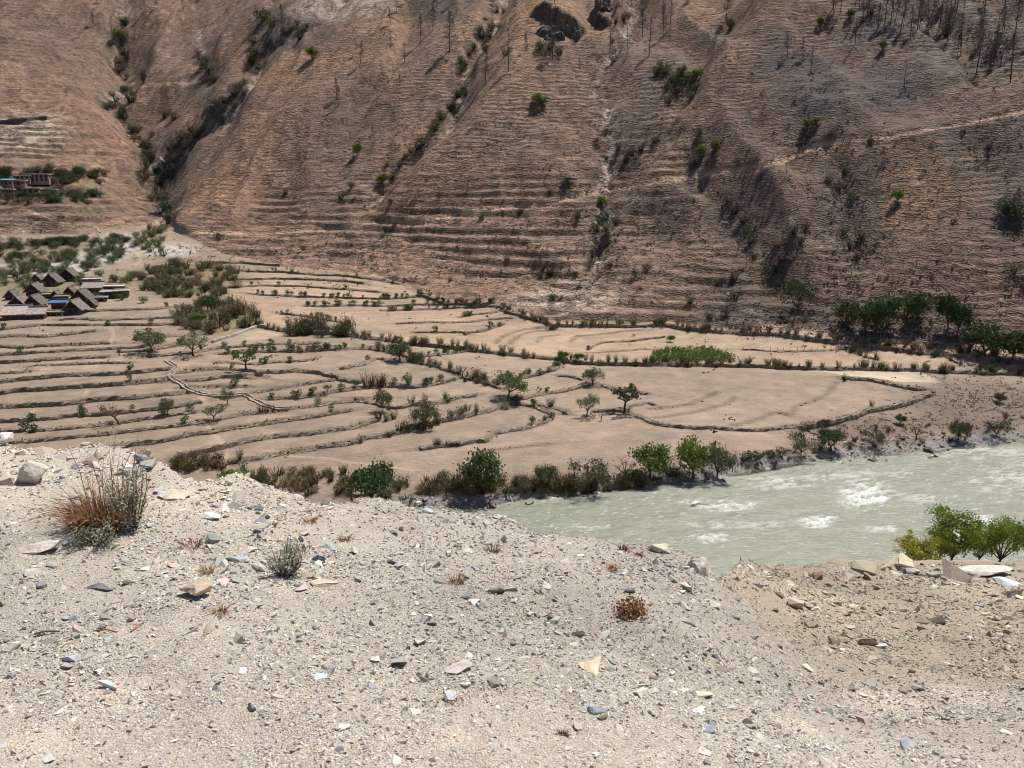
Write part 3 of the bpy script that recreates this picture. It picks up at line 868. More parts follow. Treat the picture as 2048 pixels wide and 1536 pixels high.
R = np.random.default_rng
T_OLIVE = [tree_tpl(R(k), crown_w=1.2, fork=.2, limbs=7, subs=6, n_leaf=2400, leaf=.075, sigma=.1) for k in (1, 2, 3)]
T_LEAN = tree_tpl(R(4), crown_w=1.2, fork=.2, limbs=7, subs=6, n_leaf=2600, leaf=.075, sigma=.1, lean=.3)
T_SPARSE = [tree_tpl(R(k), crown_w=1.2, fork=.25, limbs=6, subs=5, n_leaf=1500, leaf=.062, sigma=.08) for k in (5, 6)]
T_OPEN = tree_tpl(R(8), crown_w=1.0, fork=.38, limbs=6, subs=5, trunk_r=.04, n_leaf=800, leaf=.08, sigma=.05)
T_BARE = [tree_tpl(R(k), crown_w=1.1, fork=.3, limbs=6, subs=5, trunk_r=.04, n_leaf=60, leaf=.04, sigma=.05, bare=True, lean=-.5 if k == 10 else .1) for k in (10, 11)]
T_GREEN = [tree_tpl(R(k), crown_w=.95, fork=.2, limbs=7, subs=6, trunk_r=.035, n_leaf=2100, leaf=.085, sigma=.1) for k in (13, 14, 15)]
T_HTREE = [tree_tpl(R(k), crown_w=1.0, fork=.12, limbs=9, subs=5, trunk_r=.04, n_leaf=1300, leaf=.11, sigma=.11, flat=1.6) for k in (23, 24, 25)]
T_WIDE = [tree_tpl(R(k), crown_w=1.6, fork=.12, limbs=8, subs=5, trunk_r=.03, n_leaf=1500, leaf=.08, sigma=.1) for k in (17, 18)]
T_WILLOW = [tree_tpl(R(k), crown_w=.75, fork=.16, limbs=10, subs=9, trunk_r=.022, n_leaf=6500, leaf=.036, sigma=.052, flat=.4) for k in (20, 21, 22)]
T_SHRUB = [shrub_tpl(R(k)) for k in (30, 31, 32, 33)]
T_BUSH = [shrub_tpl(R(k), n=420, leaf=.11, w=1.25, lobes=8, twigs=8) for k in (34, 35, 36)]
T_SAGE = [twig_tpl(R(k)) for k in (40, 41, 42, 43)]
T_BRUSH = [twig_tpl(R(k), stems=26, n_leaf=120, leaf=.07, spread=.55) for k in (46, 47, 48)]
T_PINE = [pine_tpl(R(k)) for k in (50, 51, 52)]
T_PINEB = [pine_tpl(R(k), needles=12, branches=60) for k in (55, 56)]

def spawn(name, tpl, loc, height, label, cat, group=None, leafc=(.06, .08, .03), woodc=(.10, .075, .055), rz=None, wide=1.0):
    rz = random.uniform(0, 6.28) if rz is None else rz
    sc = (height * wide, height * wide, height)
    if '' in tpl:
        o = obj(name, tpl[''], M_LEAF, None, loc, (0, 0, rz), sc, leafc)
    else:
        o = obj(name, None, None, None, loc, (0, 0, rz), sc)
        obj('trunk', tpl['trunk'], M_BARK, o, color=woodc)
        if 'crown' in tpl: obj('crown', tpl['crown'], M_LEAF, o, color=leafc)
    return tag(o, label, cat, group)

def vary(c, a=.2):
    k = random.uniform(1 - a, 1 + a); h = random.uniform(-a * .4, a * .4)
    return (c[0] * k * (1 + h), c[1] * k, c[2] * k * (1 - h))

def plant(name, tpl, px, py, hpx, label, cat, group=None, leafc=(.06, .08, .03), woodc=(.10, .075, .055), wide=1.0, rz=None, sink=0.0):
    x, y, z = far.hit(px, py)
    h = hpx * y / FPX * 1.02
    return spawn(name, tpl, (x, y, z - sink * h), h, label, cat, group, leafc, woodc, rz, wide)

# ------------------------------------------------------------------ stones: convex chips
import bmesh
def hull_tpl(rng, n=8, flat=.45):
    bm = bmesh.new()
    for _ in range(n):
        p = rng.uniform(-1, 1, 3); p /= max(np.linalg.norm(p), .01) ** .55
        p[np.argmax(np.abs(p))] *= rng.uniform(.9, 1.15); bm.verts.new((p[0], p[1] * .72, p[2] * flat))
    r = bmesh.ops.convex_hull(bm, input=bm.verts)
    bmesh.ops.delete(bm, geom=[g for g in r['geom_interior'] if isinstance(g, bmesh.types.BMVert)], context='VERTS')
    bmesh.ops.triangulate(bm, faces=bm.faces)
    bmesh.ops.recalc_face_normals(bm, faces=bm.faces)
    bm.verts.ensure_lookup_table(); bm.verts.index_update()
    V = np.array([v.co[:] for v in bm.verts]); F = np.array([[v.index for v in f.verts] for f in bm.faces])
    bm.free()
    return V, F
CHIPS = [hull_tpl(R(100 + k), 8, (.3, .42, .6)[k % 3]) for k in range(24)]
GRIT = [hull_tpl(R(160 + k), 6, (.35, .5, .65)[k % 3]) for k in range(24)]

def stones(pos, size, rng, cols, tilt=.35, tpls=CHIPS):
    """many chips as one triangle mesh: positions (n,3), radii (n), colours (n,3)"""
    n = len(pos)
    which = rng.integers(len(tpls), size=n)
    az = rng.uniform(0, 6.283, n); tx = rng.normal(size=n) * tilt; ty = rng.normal(size=n) * tilt
    ca, sa, cx, sx, cy, sy = np.cos(az), np.sin(az), np.cos(tx), np.sin(tx), np.cos(ty), np.sin(ty)
    Rz = np.zeros((n, 3, 3)); Rz[:, 0, 0] = ca; Rz[:, 0, 1] = -sa; Rz[:, 1, 0] = sa; Rz[:, 1, 1] = ca; Rz[:, 2, 2] = 1
    Rx = np.zeros((n, 3, 3)); Rx[:, 0, 0] = 1; Rx[:, 1, 1] = cx; Rx[:, 1, 2] = -sx; Rx[:, 2, 1] = sx; Rx[:, 2, 2] = cx
    Ry = np.zeros((n, 3, 3)); Ry[:, 1, 1] = 1; Ry[:, 0, 0] = cy; Ry[:, 0, 2] = sy; Ry[:, 2, 0] = -sy; Ry[:, 2, 2] = cy
    Rm = Ry @ Rx @ Rz
    Vs, Fs, Cs = [], [], []; o = 0
    for k, (tv, tf) in enumerate(tpls):
        m = np.where(which == k)[0]
        if not len(m): continue
        v = np.einsum('nij,vj->nvi', Rm[m], tv) * size[m][:, None, None] + pos[m][:, None, :]
        f = tf[None] + (o + np.arange(len(m)) * len(tv))[:, None, None]
        Vs.append(v.reshape(-1, 3)); Fs.append(f.reshape(-1, 3)); Cs.append(np.repeat(cols[m], len(tv), 0)); o += v.shape[0] * v.shape[1]
    return np.concatenate(Vs), np.concatenate(Fs), np.concatenate(Cs)

def palette(rng, n, P, w):
    P = np.array(P); w = np.array(w, float); w /= w.sum()
    return P[rng.choice(len(P), n, p=w)] * rng.uniform(.75, 1.25, (n, 1)) * rng.uniform(.94, 1.06, (n, 3))

# ------------------------------------------------------------------ terrace walls and what grows on them
DARK = (.068, .098, .034); SAGE = (.15, .15, .08); BROWN = (.20, .145, .09)
shrub_rows = []
rw = R(300)
for (pts, h, st, sh, dn, lab), P in zip(WALLS, WALL_P):
    Q = resample(P, .72 / max(st, .5))
    n = len(Q)
    pos = []; siz = []
    for lay in range(2):
        k = n
        jit = rw.normal(size=(k, 2)) * np.array([.45, .13])
        xy = Q + jit
        zz = far.h(xy[:, 0], xy[:, 1])
        zt = np.maximum(zz, far.h(Q[:, 0], Q[:, 1] + .3))
        r = np.clip(rw.pareto(3.0, k) * .12 + .07, .07, .34) * (.8 if h < .2 else 1.0)
        pos.append(np.c_[xy, zz * .5 + zt * .5 - .05 + lay * .12 * (h > .2)]); siz.append(r)
    pos = np.concatenate(pos); siz = np.concatenate(siz)
    keep = rw.uniform(size=len(pos)) < .85
    keep &= np.tile(fbm(Q[:, 0] / 3, Q[:, 1] / 3, 2, 310) > -.42, 2)
    pos, siz = pos[keep], siz[keep]
    cols = palette(rw, len(pos), [(.22, .18, .14), (.16, .125, .09), (.33, .28, .22), (.11, .085, .06)], [3, 4, 1.2, 3])
    v, f, c = stones(pos, siz, rw, cols)
    o = obj('terrace_wall', None, loc=(P[0][0], P[0][1], float(far.h(*P[0]))))
    tag(obj('rubble', mesh_np('rubble', v - np.array(o.location), f, c), M_RUBBLE, o), kind='stuff')
    if h >= .2:
        Q = resample(P, .45); t = np.gradient(Q, axis=0); t /= np.linalg.norm(t, axis=1, keepdims=True) + 1e-9
        nv = np.stack([-t[:, 1], t[:, 0]], 1) * np.where(t[:, :1] >= 0, 1, -1)
        q = len(Q)
        lo, hi = Q - nv * .42, Q + nv * .42
        zl = far.h(lo[:, 0], lo[:, 1]); zh = np.maximum(far.h(hi[:, 0], hi[:, 1]), zl + .1)
        zh = zl + (zh - zl) * np.clip(.78 + 1.1 * fbm(Q[:, 0] / 5, Q[:, 1] / 5, 3, 330), .25, 1.1)
        frag = (.10 + .10 * fbm(Q[:, 0] / 2, Q[:, 1] / 2, 3, 320))[:, None]
        rows_ = [np.c_[Q - nv * .34, zl - .12], np.c_[Q - nv * (.22 + frag), zl * .6 + zh * .4], np.c_[Q - nv * (.10 + frag), zh + frag[:, 0] * .3], np.c_[Q + nv * .32, zh - .02]]
        G = np.stack(rows_, 1) + rw.normal(size=(q, 4, 3)) * .05
        FF = [(4 * i + k, 4 * i + k + 1, 4 * i + k + 5, 4 * i + k + 4) if True else None for i in range(q - 1) for k in range(3)]
        cc = palette(rw, q * 4, [(.20, .16, .12), (.15, .118, .088), (.27, .22, .17)], [3, 3, 1])
        obj('facing', mesh_np('facing', G.reshape(-1, 3) - np.array(o.location), np.array(FF), cc), M_RUBBLE, o)
    tag(o, lab, 'terrace wall', 'low stone walls between the terraced fields')
    if sh:
        L = np.hypot(*np.diff(P, axis=0).T).sum()
        cnt = max(1, int(L * dn))
        for _ in range(cnt):
            i = rw.integers(len(P)); xy = P[i] + rw.normal(size=2) * (.3 if sh == 'dark' else .55)
            shrub_rows.append((sh, xy, lab, '' if cnt <= 12 else (', left stretch,', ', middle stretch,', ', right stretch,')[min(2, 3 * i // len(P)) if P[0][0] < P[-1][0] else 2 - min(2, 3 * i // len(P))]))
random.seed(3)
for sh, xy, lab, part_ in shrub_rows:
    if abs(xy[0]) / xy[1] > .78: continue
    xy = xy + np.array([0, .25]); z = max(float(far.h(*xy)), float(far.h(xy[0], xy[1] + .35)))
    where = lab
    full = ('dark shrub%s on the ' if sh == 'dark' else 'brown bush%s on the ') % part_ + where
    if len(full.split()) > 16: full = ('shrub on the ' if sh == 'dark' else 'bush on the ') + where
    if sh == 'dark':
        spawn('round_shrub', random.choice(T_SHRUB), (xy[0], xy[1], z - .05), random.uniform(.8, 1.4), full, 'shrub', 'round shrubs on the ' + where, vary(DARK), wide=random.uniform(.9, 1.3))
    else:
        c = random.choice([SAGE, SAGE, BROWN, (.075, .085, .035)])
        spawn('hillfoot_bush' if 'foot of' in where else 'hedge_bush', random.choice(T_SAGE), (xy[0], xy[1], z - .05), random.uniform(.8, 1.6), full, 'bush', 'twiggy bushes on the ' + where, vary(c), wide=random.uniform(.8, 1.2))
print('hedge shrubs', len(shrub_rows))
# ------------------------------------------------------------------ trees of the fields
OL = (.105, .115, .058); GR = (.075, .105, .028); LG = (.11, .15, .03)
def ftree(tpl, px, py, h, lab, c, wood=(.085, .065, .05), wide=1.0, rz=None): plant('field_tree', tpl, px, py, h, lab, 'tree', 'single trees in the terraced fields', tuple(1.3 * k for k in c), wood, wide, rz)
ftree(T_OLIVE[0], 303, 704, 46, 'round grey olive tree on a terrace wall below the hamlet', OL, wide=1.0)
ftree(T_SPARSE[0], 386, 712, 46, 'thin crowned olive tree right of the round grey olive tree', OL, wide=1.0)
ftree(T_OPEN, 492, 740, 44, 'open crowned tree with visible trunk on the middle terraces', GR, wide=1.05)
ftree(T_GREEN[0], 415, 622, 34, 'leafy green tree above the brown thicket', (.06, .085, .035), wide=.9)
ftree(T_GREEN[1], 398, 650, 26, 'light green tree at the left side of the brown thicket', (.10, .13, .04), wide=1.1)
ftree(T_GREEN[2], 800, 722, 40, 'leafy tree at the top of the slanting sage hedge', (.085, .11, .045), wide=.95)
ftree(T_LEAN, 1016, 794, 50, 'round olive tree leaning right where the field walls meet', (.10, .125, .05), wide=1.0, rz=0)
ftree(T_OLIVE[1], 1185, 770, 36, 'small round topped tree right of the leaning olive tree', OL, wide=.78)
ftree(T_SPARSE[1], 1174, 833, 46, 'pale olive tree below the small round topped tree', OL, wide=.8)
ftree(T_OPEN, 1249, 824, 56, 'bare branched tree with leaf tufts in the middle right', (.05, .06, .028), wide=1.05, rz=2.1)
ftree(T_BARE[1], 1203, 842, 22, 'tiny bare dead tree between the two field trees', BROWN, wide=.7)
ftree(T_BARE[0], 240, 850, 56, 'leafless reddish tree leaning left above the grass clump', (.12, .07, .05), (.13, .08, .065), 1.0, 0)
ftree(T_OLIVE[2], 336, 832, 36, 'slim small tree right of the leafless leaning tree', OL, wide=.55)
ftree(T_SPARSE[0], 455, 809, 32, 'small dark tree beside the pale channel', GR, wide=.8)
ftree(T_SPARSE[1], 428, 842, 34, 'low spreading olive tree below the pale channel', OL, wide=1.05)
ftree(T_OLIVE[0], 852, 858, 56, 'grey green tree over bushes in the lower middle field', OL, wide=.72)
ftree(T_OLIVE[2], 766, 824, 44, 'narrow grey tree left of the grey green tree', (.10, .10, .055), wide=.6)
ftree(T_SPARSE[0], 814, 772, 26, 'tiny thin tree above the dark field hedge', OL, wide=.7)
ftree(T_SPARSE[1], 655, 787, 20, 'tiny thin tree on the wall left of the dark field hedge', OL, wide=.7)
ftree(T_BARE[1], 925, 752, 24, 'bare twiggy tree standing in the slanting sage hedge', BROWN, wide=.9)
ftree(T_BARE[1], 960, 762, 26, 'second bare twiggy tree standing in the slanting sage hedge', BROWN, wide=.8, rz=1)
ftree(T_GREEN[0], 1340, 684, 14, 'small leafy tree alone in the golden far field', GR)
ftree(T_GREEN[1], 2000, 806, 20, 'small dark tree alone on the rough grass at right', (.05, .06, .03), wide=1.0)
ftree(T_GREEN[2], 1800, 848, 20, 'small dark tree near the wall point on the right shore', (.05, .06, .03))
ftree(T_GREEN[2], 1128, 720, 18, 'left of two leafy shrub trees in the long hedge', GR, wide=1.1)
ftree(T_GREEN[0], 1158, 722, 18, 'right of two leafy shrub trees in the long hedge', GR, wide=1.1)

def fbush(tpls, px, py, h, lab, c, wide=1.0, grp='bushes of the terraced fields', nm='field_bush', mid=(0, 0)):
    px += random.uniform(-2, 2); col = vary(c)
    hue = 'brown' if col[0] > col[1] * 1.08 else 'bright green' if col[1] > .095 else 'dark green' if col[1] < .07 else 'grey green'
    if '{' in lab: lab = lab.format(hue=hue, side='left' if px < mid[0] else 'right' if px > mid[1] else 'middle')
    plant(nm, random.choice(tpls), px, py + random.uniform(-1, 1), h * random.uniform(.85, 1.2), lab, 'bush', grp, col, wide=wide)
random.seed(11)
for px in (735, 745, 757, 766): fbush(T_BRUSH, px, 772, 26, 'bare brown brush left of the tiny thin tree', BROWN)
for px in (520, 533, 548): fbush(T_BRUSH, px, 824, 18, 'bare brown brush at the lower end of the pale channel', BROWN)
for px in (880, 893, 905, 917): fbush(T_BRUSH, px, 892, 16, 'bare brown brush on the curling terrace wall', (.10, .07, .05))
for px, py in ((755, 838), (772, 842), (785, 838), (800, 862), (815, 858), (832, 855), (846, 860), (862, 856), (875, 848)): fbush(T_SAGE + T_BUSH, px, py, 24, 'brown green bush around the grey green field tree', (.09, .085, .045))
for px, py in ((918, 832), (925, 828), (905, 836)): fbush(T_BUSH, px, py, 18, 'dark bush right of the grey green field tree', DARK)
for px, py in ((1065, 845), (1090, 842), (1103, 836)): fbush(T_BUSH, px, py, 14, 'dark bush at the bend of the curling wall', (.07, .07, .035))
for _ in range(70):
    a = random.uniform(0, 6.28); r = math.sqrt(random.random())
    fbush(T_SAGE + T_BRUSH + T_BUSH, 435 + 85 * r * math.cos(a), 638 + 30 * r * math.sin(a), 20, '{hue} bush in the {side} part of the thicket amid the left fields', random.choice([BROWN, SAGE, (.07, .08, .035)]), 1.2, 'bushes of the brown thicket', 'thicket_bush', (405, 465))
for _ in range(130):
    a = random.uniform(0, 6.28); r = math.sqrt(random.random())
    fbush(T_SAGE + T_BRUSH + T_BUSH, 375 + 110 * r * math.cos(a), 562 + 36 * r * math.sin(a), 15, '{hue} bush in the {side} part of the scrub right of the hamlet', random.choice([BROWN, SAGE, (.07, .085, .035)]), 1.4, 'bushes of the scrub beside the hamlet', 'scrub_bush', (335, 415))
for _ in range(26):
    fbush(T_SAGE + T_BUSH, random.uniform(575, 695), 662 + random.uniform(-12, 14), 24, '{hue} bush in the {side} part of the tall hedge clump above the middle fields', (.085, .09, .05), 1.2, 'bushes of the tall hedge clump', 'clump_bush', (615, 655))
for _ in range(120):
    px = random.uniform(-40, 330); py = 545 - .15 * (px - 60) + random.gauss(0, 14) - (20 if px > 200 else 0)
    fbush(T_BUSH + T_SAGE, px, py, 15, '{hue} bush on the {side} part of the stream fan behind the hamlet', random.choice([(.07, .105, .035), (.10, .13, .045), SAGE]), 1.3, 'bushes on the stream fan', 'fan_bush', (80, 200))
for _ in range(80):
    px = random.uniform(-40, 260); py = random.choice([487, 492, 499, 515]) - .03 * px + random.gauss(0, 2)
    fbush(T_BUSH, px, py, 12, '{hue} bush in the {side} of the hedges around the far stream fields', (.045, .065, .026), 1.6, 'hedges around the far stream fields', 'far_hedge_bush', (60, 160))
for _ in range(22):
    fbush(T_BUSH, random.uniform(150, 300), random.uniform(550, 610), 15, '{hue} bush between the houses, {side} part', (.07, .11, .03), 1.3, 'bushes between the houses', 'village_bush', (200, 250))
fbush(T_BUSH, 128, 552, 22, 'blue green tree sized bush behind the topmost gable house', (.05, .085, .05), 1.4)

# ------------------------------------------------------------------ river bank: trees, bushes, boulders
random.seed(5)
def btree(tpl, px, py, h, lab, c, wide=1.0): plant('bank_tree', tpl, px, py, h * 1.18, lab, 'tree', 'trees on the river bank', tuple(1.45 * k for k in c), (.07, .055, .045), wide, sink=.02)
btree(T_GREEN[0], 742, 1012, 90, 'dark green tall bush tree at the left end of the shore', (.045, .07, .025), .8)
btree(T_GREEN[1], 962, 984, 80, 'dark leafy tree at the bank right of the brown scrub', (.055, .075, .028), .85)
btree(T_GREEN[2], 1092, 976, 46, 'medium grey green bush tree left of the wide bank thicket', (.08, .095, .04), .75)
btree(T_WIDE[0], 1180, 976, 48, 'wide thin leaved bank thicket before the bright trees', (.075, .085, .04), 1.0)
btree(T_BARE[1], 1250, 960, 46, 'leafless small tree beside the bright green bank trees', (.10, .07, .05), .8)
btree(T_GREEN[1], 1300, 956, 64, 'bright green bushy tree on the bank, left of the pair', (.085, .125, .028), .85)
btree(T_GREEN[0], 1386, 958, 80, 'tallest bright green tree on the river bank', (.095, .14, .03), .62)
btree(T_OLIVE[0], 1434, 958, 66, 'grey olive tree touching the tallest bank tree', (.085, .10, .05), .6)
btree(T_WIDE[1], 1602, 910, 42, 'grey green wide bush tree on the stony right shore', (.075, .09, .045), .75)
btree(T_GREEN[2], 1662, 902, 44, 'dark green bush tree below the corner of the boundary wall', (.055, .075, .03), .95)
btree(T_WIDE[0], 1748, 896, 30, 'low spreading bush tree on the right shore stones', (.06, .075, .033), .85)
btree(T_BARE[1], 1832, 880, 30, 'small dark open tree on the right shore', (.05, .06, .03), .9)
btree(T_GREEN[0], 1916, 880, 38, 'dark small tree on the right shore grass edge', (.05, .065, .03), .85)
btree(T_WIDE[1], 1992, 872, 30, 'spreading dark bush tree near the right frame edge', (.05, .06, .033), .9)
btree(T_GREEN[1], 470, 972, 32, 'bright green bush behind the gravel edge at left', (.075, .115, .03), 1.5)
for px, py, h in ((1494, 920, 22), (1512, 922, 24), (1540, 918, 22), (1562, 914, 24), (1640, 900, 20), (1700, 895, 16), (1340, 955, 30), (1275, 960, 26), (1140, 975, 24), (1050, 985, 20)):
    plant('bank_bush', random.choice(T_BUSH), px, py, h, 'dark green bush on the river bank stones', 'bush', 'green bushes on the river bank', vary((.055, .07, .03)), wide=1.1)
for _ in range(280):
    px = random.uniform(345, 1290); t = (px - 345) / 945
    lo, hi = (945, 990) if px < 700 else (958, 995 - 12 * max(0, (px - 900) / 390))
    py = random.uniform(lo, hi)
    if px < 450: py = random.uniform(918, 945)
    cc, cn = random.choice([((.20, .145, .09), 'brown'), ((.14, .13, .07), 'grey green'), ((.19, .165, .075), 'straw coloured'), ((.085, .088, .04), 'dull green')])
    plant('bank_scrub', random.choice(T_SAGE + T_BRUSH + T_BUSH), px, py, random.uniform(12, 28), 'dry %s scrub bush on the bank, %s' % (cn, 'left of the dark green tall bush tree' if px < 740 else 'between the two dark bank trees' if px < 960 else 'right of the dark leafy tree'), 'bush', 'dry scrub along the bank', vary(cc), wide=random.uniform(.9, 1.4))
for _ in range(60):
    px = random.uniform(1300, 2048); 
    sy = np.interp(px, [p for p, q in shore], [q for p, q in shore])
    plant('shore_tuft', random.choice(T_BRUSH + T_SAGE), px, sy - random.uniform(14, 60) * (.6 if px < 1650 else 1), random.uniform(6, 13), 'small dry tuft on the rough grass by the right shore', 'bush', 'dry tufts by the right shore', vary((.10, .08, .05)), wide=1.3)

# ------------------------------------------------------------------ hillside: burnt pines, shrubs
random.seed(9)
PINES = [(721,128,40),(711,109,22),(782,99,26),(809,126,37),(842,89,50),(866,61,45),(899,102,70),(786,157,30),(800,174,24),(970,171,57),(1017,142,75),(1052,106,34),(1105,118,62),(1220,106,58),(1237,94,30),(1254,114,52),(1298,113,66),(1326,79,62),(1285,75,50),(1341,48,42),(745,270,22),(782,51,30),(835,56,22),(984,41,45),(1030,27,38),(793,24,30),
         (1452,41,48),(1669,24,34),(1707,41,50),(1575,116,45),(1620,150,48),(1605,118,40),(1710,89,52),(1808,174,48),(1914,431,42),(1768,318,24),(1572,352,26),(1876,455,22),(1810,450,20),
         (566,72,55),(515,56,40),(677,212,36),(673,200,40),(224,65,34),(186,55,26),(290,22,24),(312,18,24),(367,22,26),(549,16,30),(251,16,20),
         (2021,164,88),(1922,109,72),(1895,82,52),(1963,79,62),(2031,65,64),(1915,113,40)]
PINES += [(1755 + 11 * k + random.uniform(-5, 5), 48 + 28 * random.random(), random.uniform(42, 66)) for k in range(14)]
PINES += [(1630 + random.uniform(0, 420), random.uniform(2, 40), random.uniform(36, 60)) for k in range(26)]
PINES += [(random.uniform(1930, 2060), random.uniform(60, 150), random.uniform(40, 70)) for k in range(10)]
PINES += [(random.uniform(1080, 1420), random.uniform(-20, 15), random.uniform(30, 50)) for k in range(10)] + [(random.uniform(700, 1000), random.uniform(-20, 12), random.uniform(26, 45)) for k in range(8)] + [(random.uniform(200, 640), random.uniform(-20, 8), random.uniform(20, 36)) for k in range(8)]
for px, py, h in PINES:
    nd = random.random() < .65
    reg = 'upper right burnt slope' if px > 1600 else 'slopes around the dark cliff' if px > 940 else 'middle brown slope' if px > 640 else 'upper left gully slopes'
    sz = 'tall' if h > 45 else 'short'
    plant('burnt_pine', random.choice(T_PINEB if nd else T_PINE), px, py, h, ('%s burnt pine with brown needles on the %s' if nd else '%s bare burnt pine trunk on the %s') % (sz, reg), 'tree', '%s burnt pines %s on the %s' % (sz, 'with needles' if nd else 'without needles', reg), vary((.10, .088, .068)), vary((.08, .072, .066)), wide=random.uniform(.9, 1.2))
BRIGHT = [(1078,212,24,30),(625,120,24,20),(715,312,26,16),(765,368,22,20),(1765,102,20,14),(1615,258,20,22),(1795,404,24,20),(1640,52,16,14),(1393,160,20,22),(1365,150,18,18),(1700,38,18,14),(1204,412,20,18),(240,84,22,20),(1460,60,22,18),(1430,306,26,20),(1400,312,22,18),(1740,290,14,14),(1632,250,14,14)]
for px, py, h, w in BRIGHT:
    plant('hill_tree', random.choice(T_HTREE), px, py, h, None, 'tree', 'bright green trees on the hillside', vary((.13, .16, .035), .15), wide=w / h * .9)['label'] = 'bright yellow green small tree at %s' % (
        {1078: 'the middle slope under the dark cliff', 625: 'the upper left ridge', 715: 'the left slope beside a dark shrub', 765: 'the foot of the middle gully', 1765: 'the burnt slope below the pines', 1615: 'the dark hollow of the right slope', 1795: 'the right slope above its shadow', 1640: 'the top right ridge', 1393: 'the right end of the gully scrub', 1365: 'the top of the gully scrub',
         1700: 'the top among the pines', 1204: 'the path crossing the right gully', 240: 'the top of the left gully', 1460: 'the upper right ridge spur', 1430: 'the rocky rib, right of two', 1400: 'the rocky rib, left of two', 1740: 'the long path on the right', 1632: 'the hollow beside another tree'}[px])
DTREES = [(1594,622,58,.75),(1690,650,50,1.0),(1728,668,62,1.0),(1752,662,72,.85),(1815,632,48,1.15),(1832,640,40,1.0),(1895,660,78,.55),(1915,668,60,.7),(1970,712,66,.9),(1990,716,56,1.0),(2025,722,60,1.0),(1940,700,36,1.2),(2060,725,60,1.0)]
for k, (px, py, h, w) in enumerate(DTREES):
    plant('valley_tree', T_GREEN[k % 3] if k % 4 else T_WIDE[0], px, py, h, 'dark green tree at the foot of the right hillside, %s from the left' % ORD[k], 'tree', 'dark trees at the foot of the right hillside', vary((.055, .082, .026), .25), wide=w * .9)
HB = [(1330,150,24),(1345,165,26),(1320,140,22),(1310,155,22),(1360,175,24),(1375,165,22),(1390,185,24),(1350,190,20),(1340,205,18),(1380,200,18),(1330,180,18),(1310,285,16),(1280,300,18),(1262,310,18),(1250,325,16),(1240,300,16),
      (1468,430,26),(1480,450,24),(1492,470,24),(1500,490,26),(1556,500,26),(1560,525,26),(1548,550,24),(1555,570,22),(1460,410,20),(1510,520,18),(1660,365,20),(1680,380,26),(1700,400,22),(1690,350,20),(1685,470,22),(1700,500,26),(1720,480,22),(1715,520,24),(1610,460,18),(1590,470,22),(1600,490,20),
      (1400,270,20),(1395,290,20),(1388,330,20),(1100,385,16),(1135,365,14),(1200,450,24),(1210,465,22),(1190,460,20),(1230,450,20),(1160,435,20),(1080,540,20),(1100,550,22),(1070,535,18),(1290,545,20),(1270,555,18),(1380,610,20),(1420,640,20),(1450,630,22),(1470,600,22),(1465,560,24),(1440,570,20),
      (900,215,20),(920,195,18),(870,265,20),(850,290,20),(840,300,18),(880,240,18),(930,180,18),(1010,110,18),(1100,100,22),(1120,112,20),(1085,100,18),(336,360,20),(318,372,20),(300,320,22),(338,402,22),(312,345,18),(352,322,18),(375,295,18),(392,270,18),(280,290,16),(262,262,16),(242,236,16),(330,420,24),(340,430,26),(325,400,22),(290,360,24),(295,340,20),(350,300,20),(360,280,20),(430,215,20),(450,205,18),(470,195,20),(420,150,24),(410,130,22),(505,130,26),(510,115,20),(265,205,24),(290,160,22),(345,240,22),(330,235,20),(235,150,20),(255,110,20),(530,40,26),(545,55,24),(600,80,20),
      (2020,420,40),(2035,440,36),(2010,430,30),(2030,550,26),(2045,570,24),(1980,300,16),(1995,100,30),(1890,70,26),(1740,30,24),(700,380,14),(770,465,16),(790,455,14),(440,480,16),(610,500,14),(680,400,14),(570,390,12),(960,440,14),(1040,430,14),(1010,520,14),(900,560,12)]
rgl = random.Random(33)
for gi, cnt in ((0, 46), (1, 34), (2, 8), (3, 30), (4, 16)):
    gp = GULLIES[gi][0]
    for _ in range(cnt):
        k = rgl.randrange(len(gp) - 2); t = rgl.random()
        HB.append((gp[k][0] + t * (gp[k + 1][0] - gp[k][0]) + rgl.gauss(0, 11), gp[k][1] + t * (gp[k + 1][1] - gp[k][1]) + rgl.gauss(0, 5), rgl.uniform(9, 19)))
for px, py, h in HB:
    reg = 'the right slope' if px > 1430 else 'the scrubby gully right of centre' if px > 1230 else 'the middle slope' if px > 560 else 'the left gully'
    plant('hill_shrub', random.choice(T_BUSH + T_BUSH + T_SAGE), px + random.uniform(-4, 4), py + random.uniform(-3, 3), h, 'dark shrub %s %s' % ('high on' if py < 200 else 'low on' if py > 400 else 'halfway up', reg), 'shrub', 'dark shrubs growing on ' + reg, vary(random.choice([(.055, .072, .03), (.075, .085, .042), (.10, .10, .06), (.13, .115, .075)]), .25), wide=1.15)

# dry scrub that only darkens the slope: uncountable
def scatter_scrub(name, boxes, n, hmin, hmax, cols, seed, lab):
    rs = R(seed)
    tot = sum(b[4] for b in boxes)
    Vs, Fs, Cs = [], [], []; o = 0
    src = [(np.array([v.co[:] for v in t[''].vertices]), t['']) for t in ()]
    for b in boxes:
        for _ in range(int(n * b[4] / tot)):
            px = b[0] + rs.normal() * b[2] * .5; py = b[1] + rs.normal() * b[3] * .5
            x, y, z = far.hit(px, py)
            h = rs.uniform(hmin, hmax)
            k = 7
            d = rs.normal(size=(k, 3)) * np.array([.42, .42, .3]) * h; d[:, 2] = np.abs(d[:, 2])
            v, f, c = leaves(np.array([x, y, z]) + d, h * .6, rs, cols[rs.integers(len(cols))])
            Vs.append(v); Fs.append(f + o); Cs.append(c); o += len(v)
    ob = obj(name, mesh_np(name, np.concatenate(Vs), np.concatenate(Fs), np.concatenate(Cs)), M_LEAF, color=(1, 1, 1))
    return tag(ob, lab, 'scrub', kind='stuff')
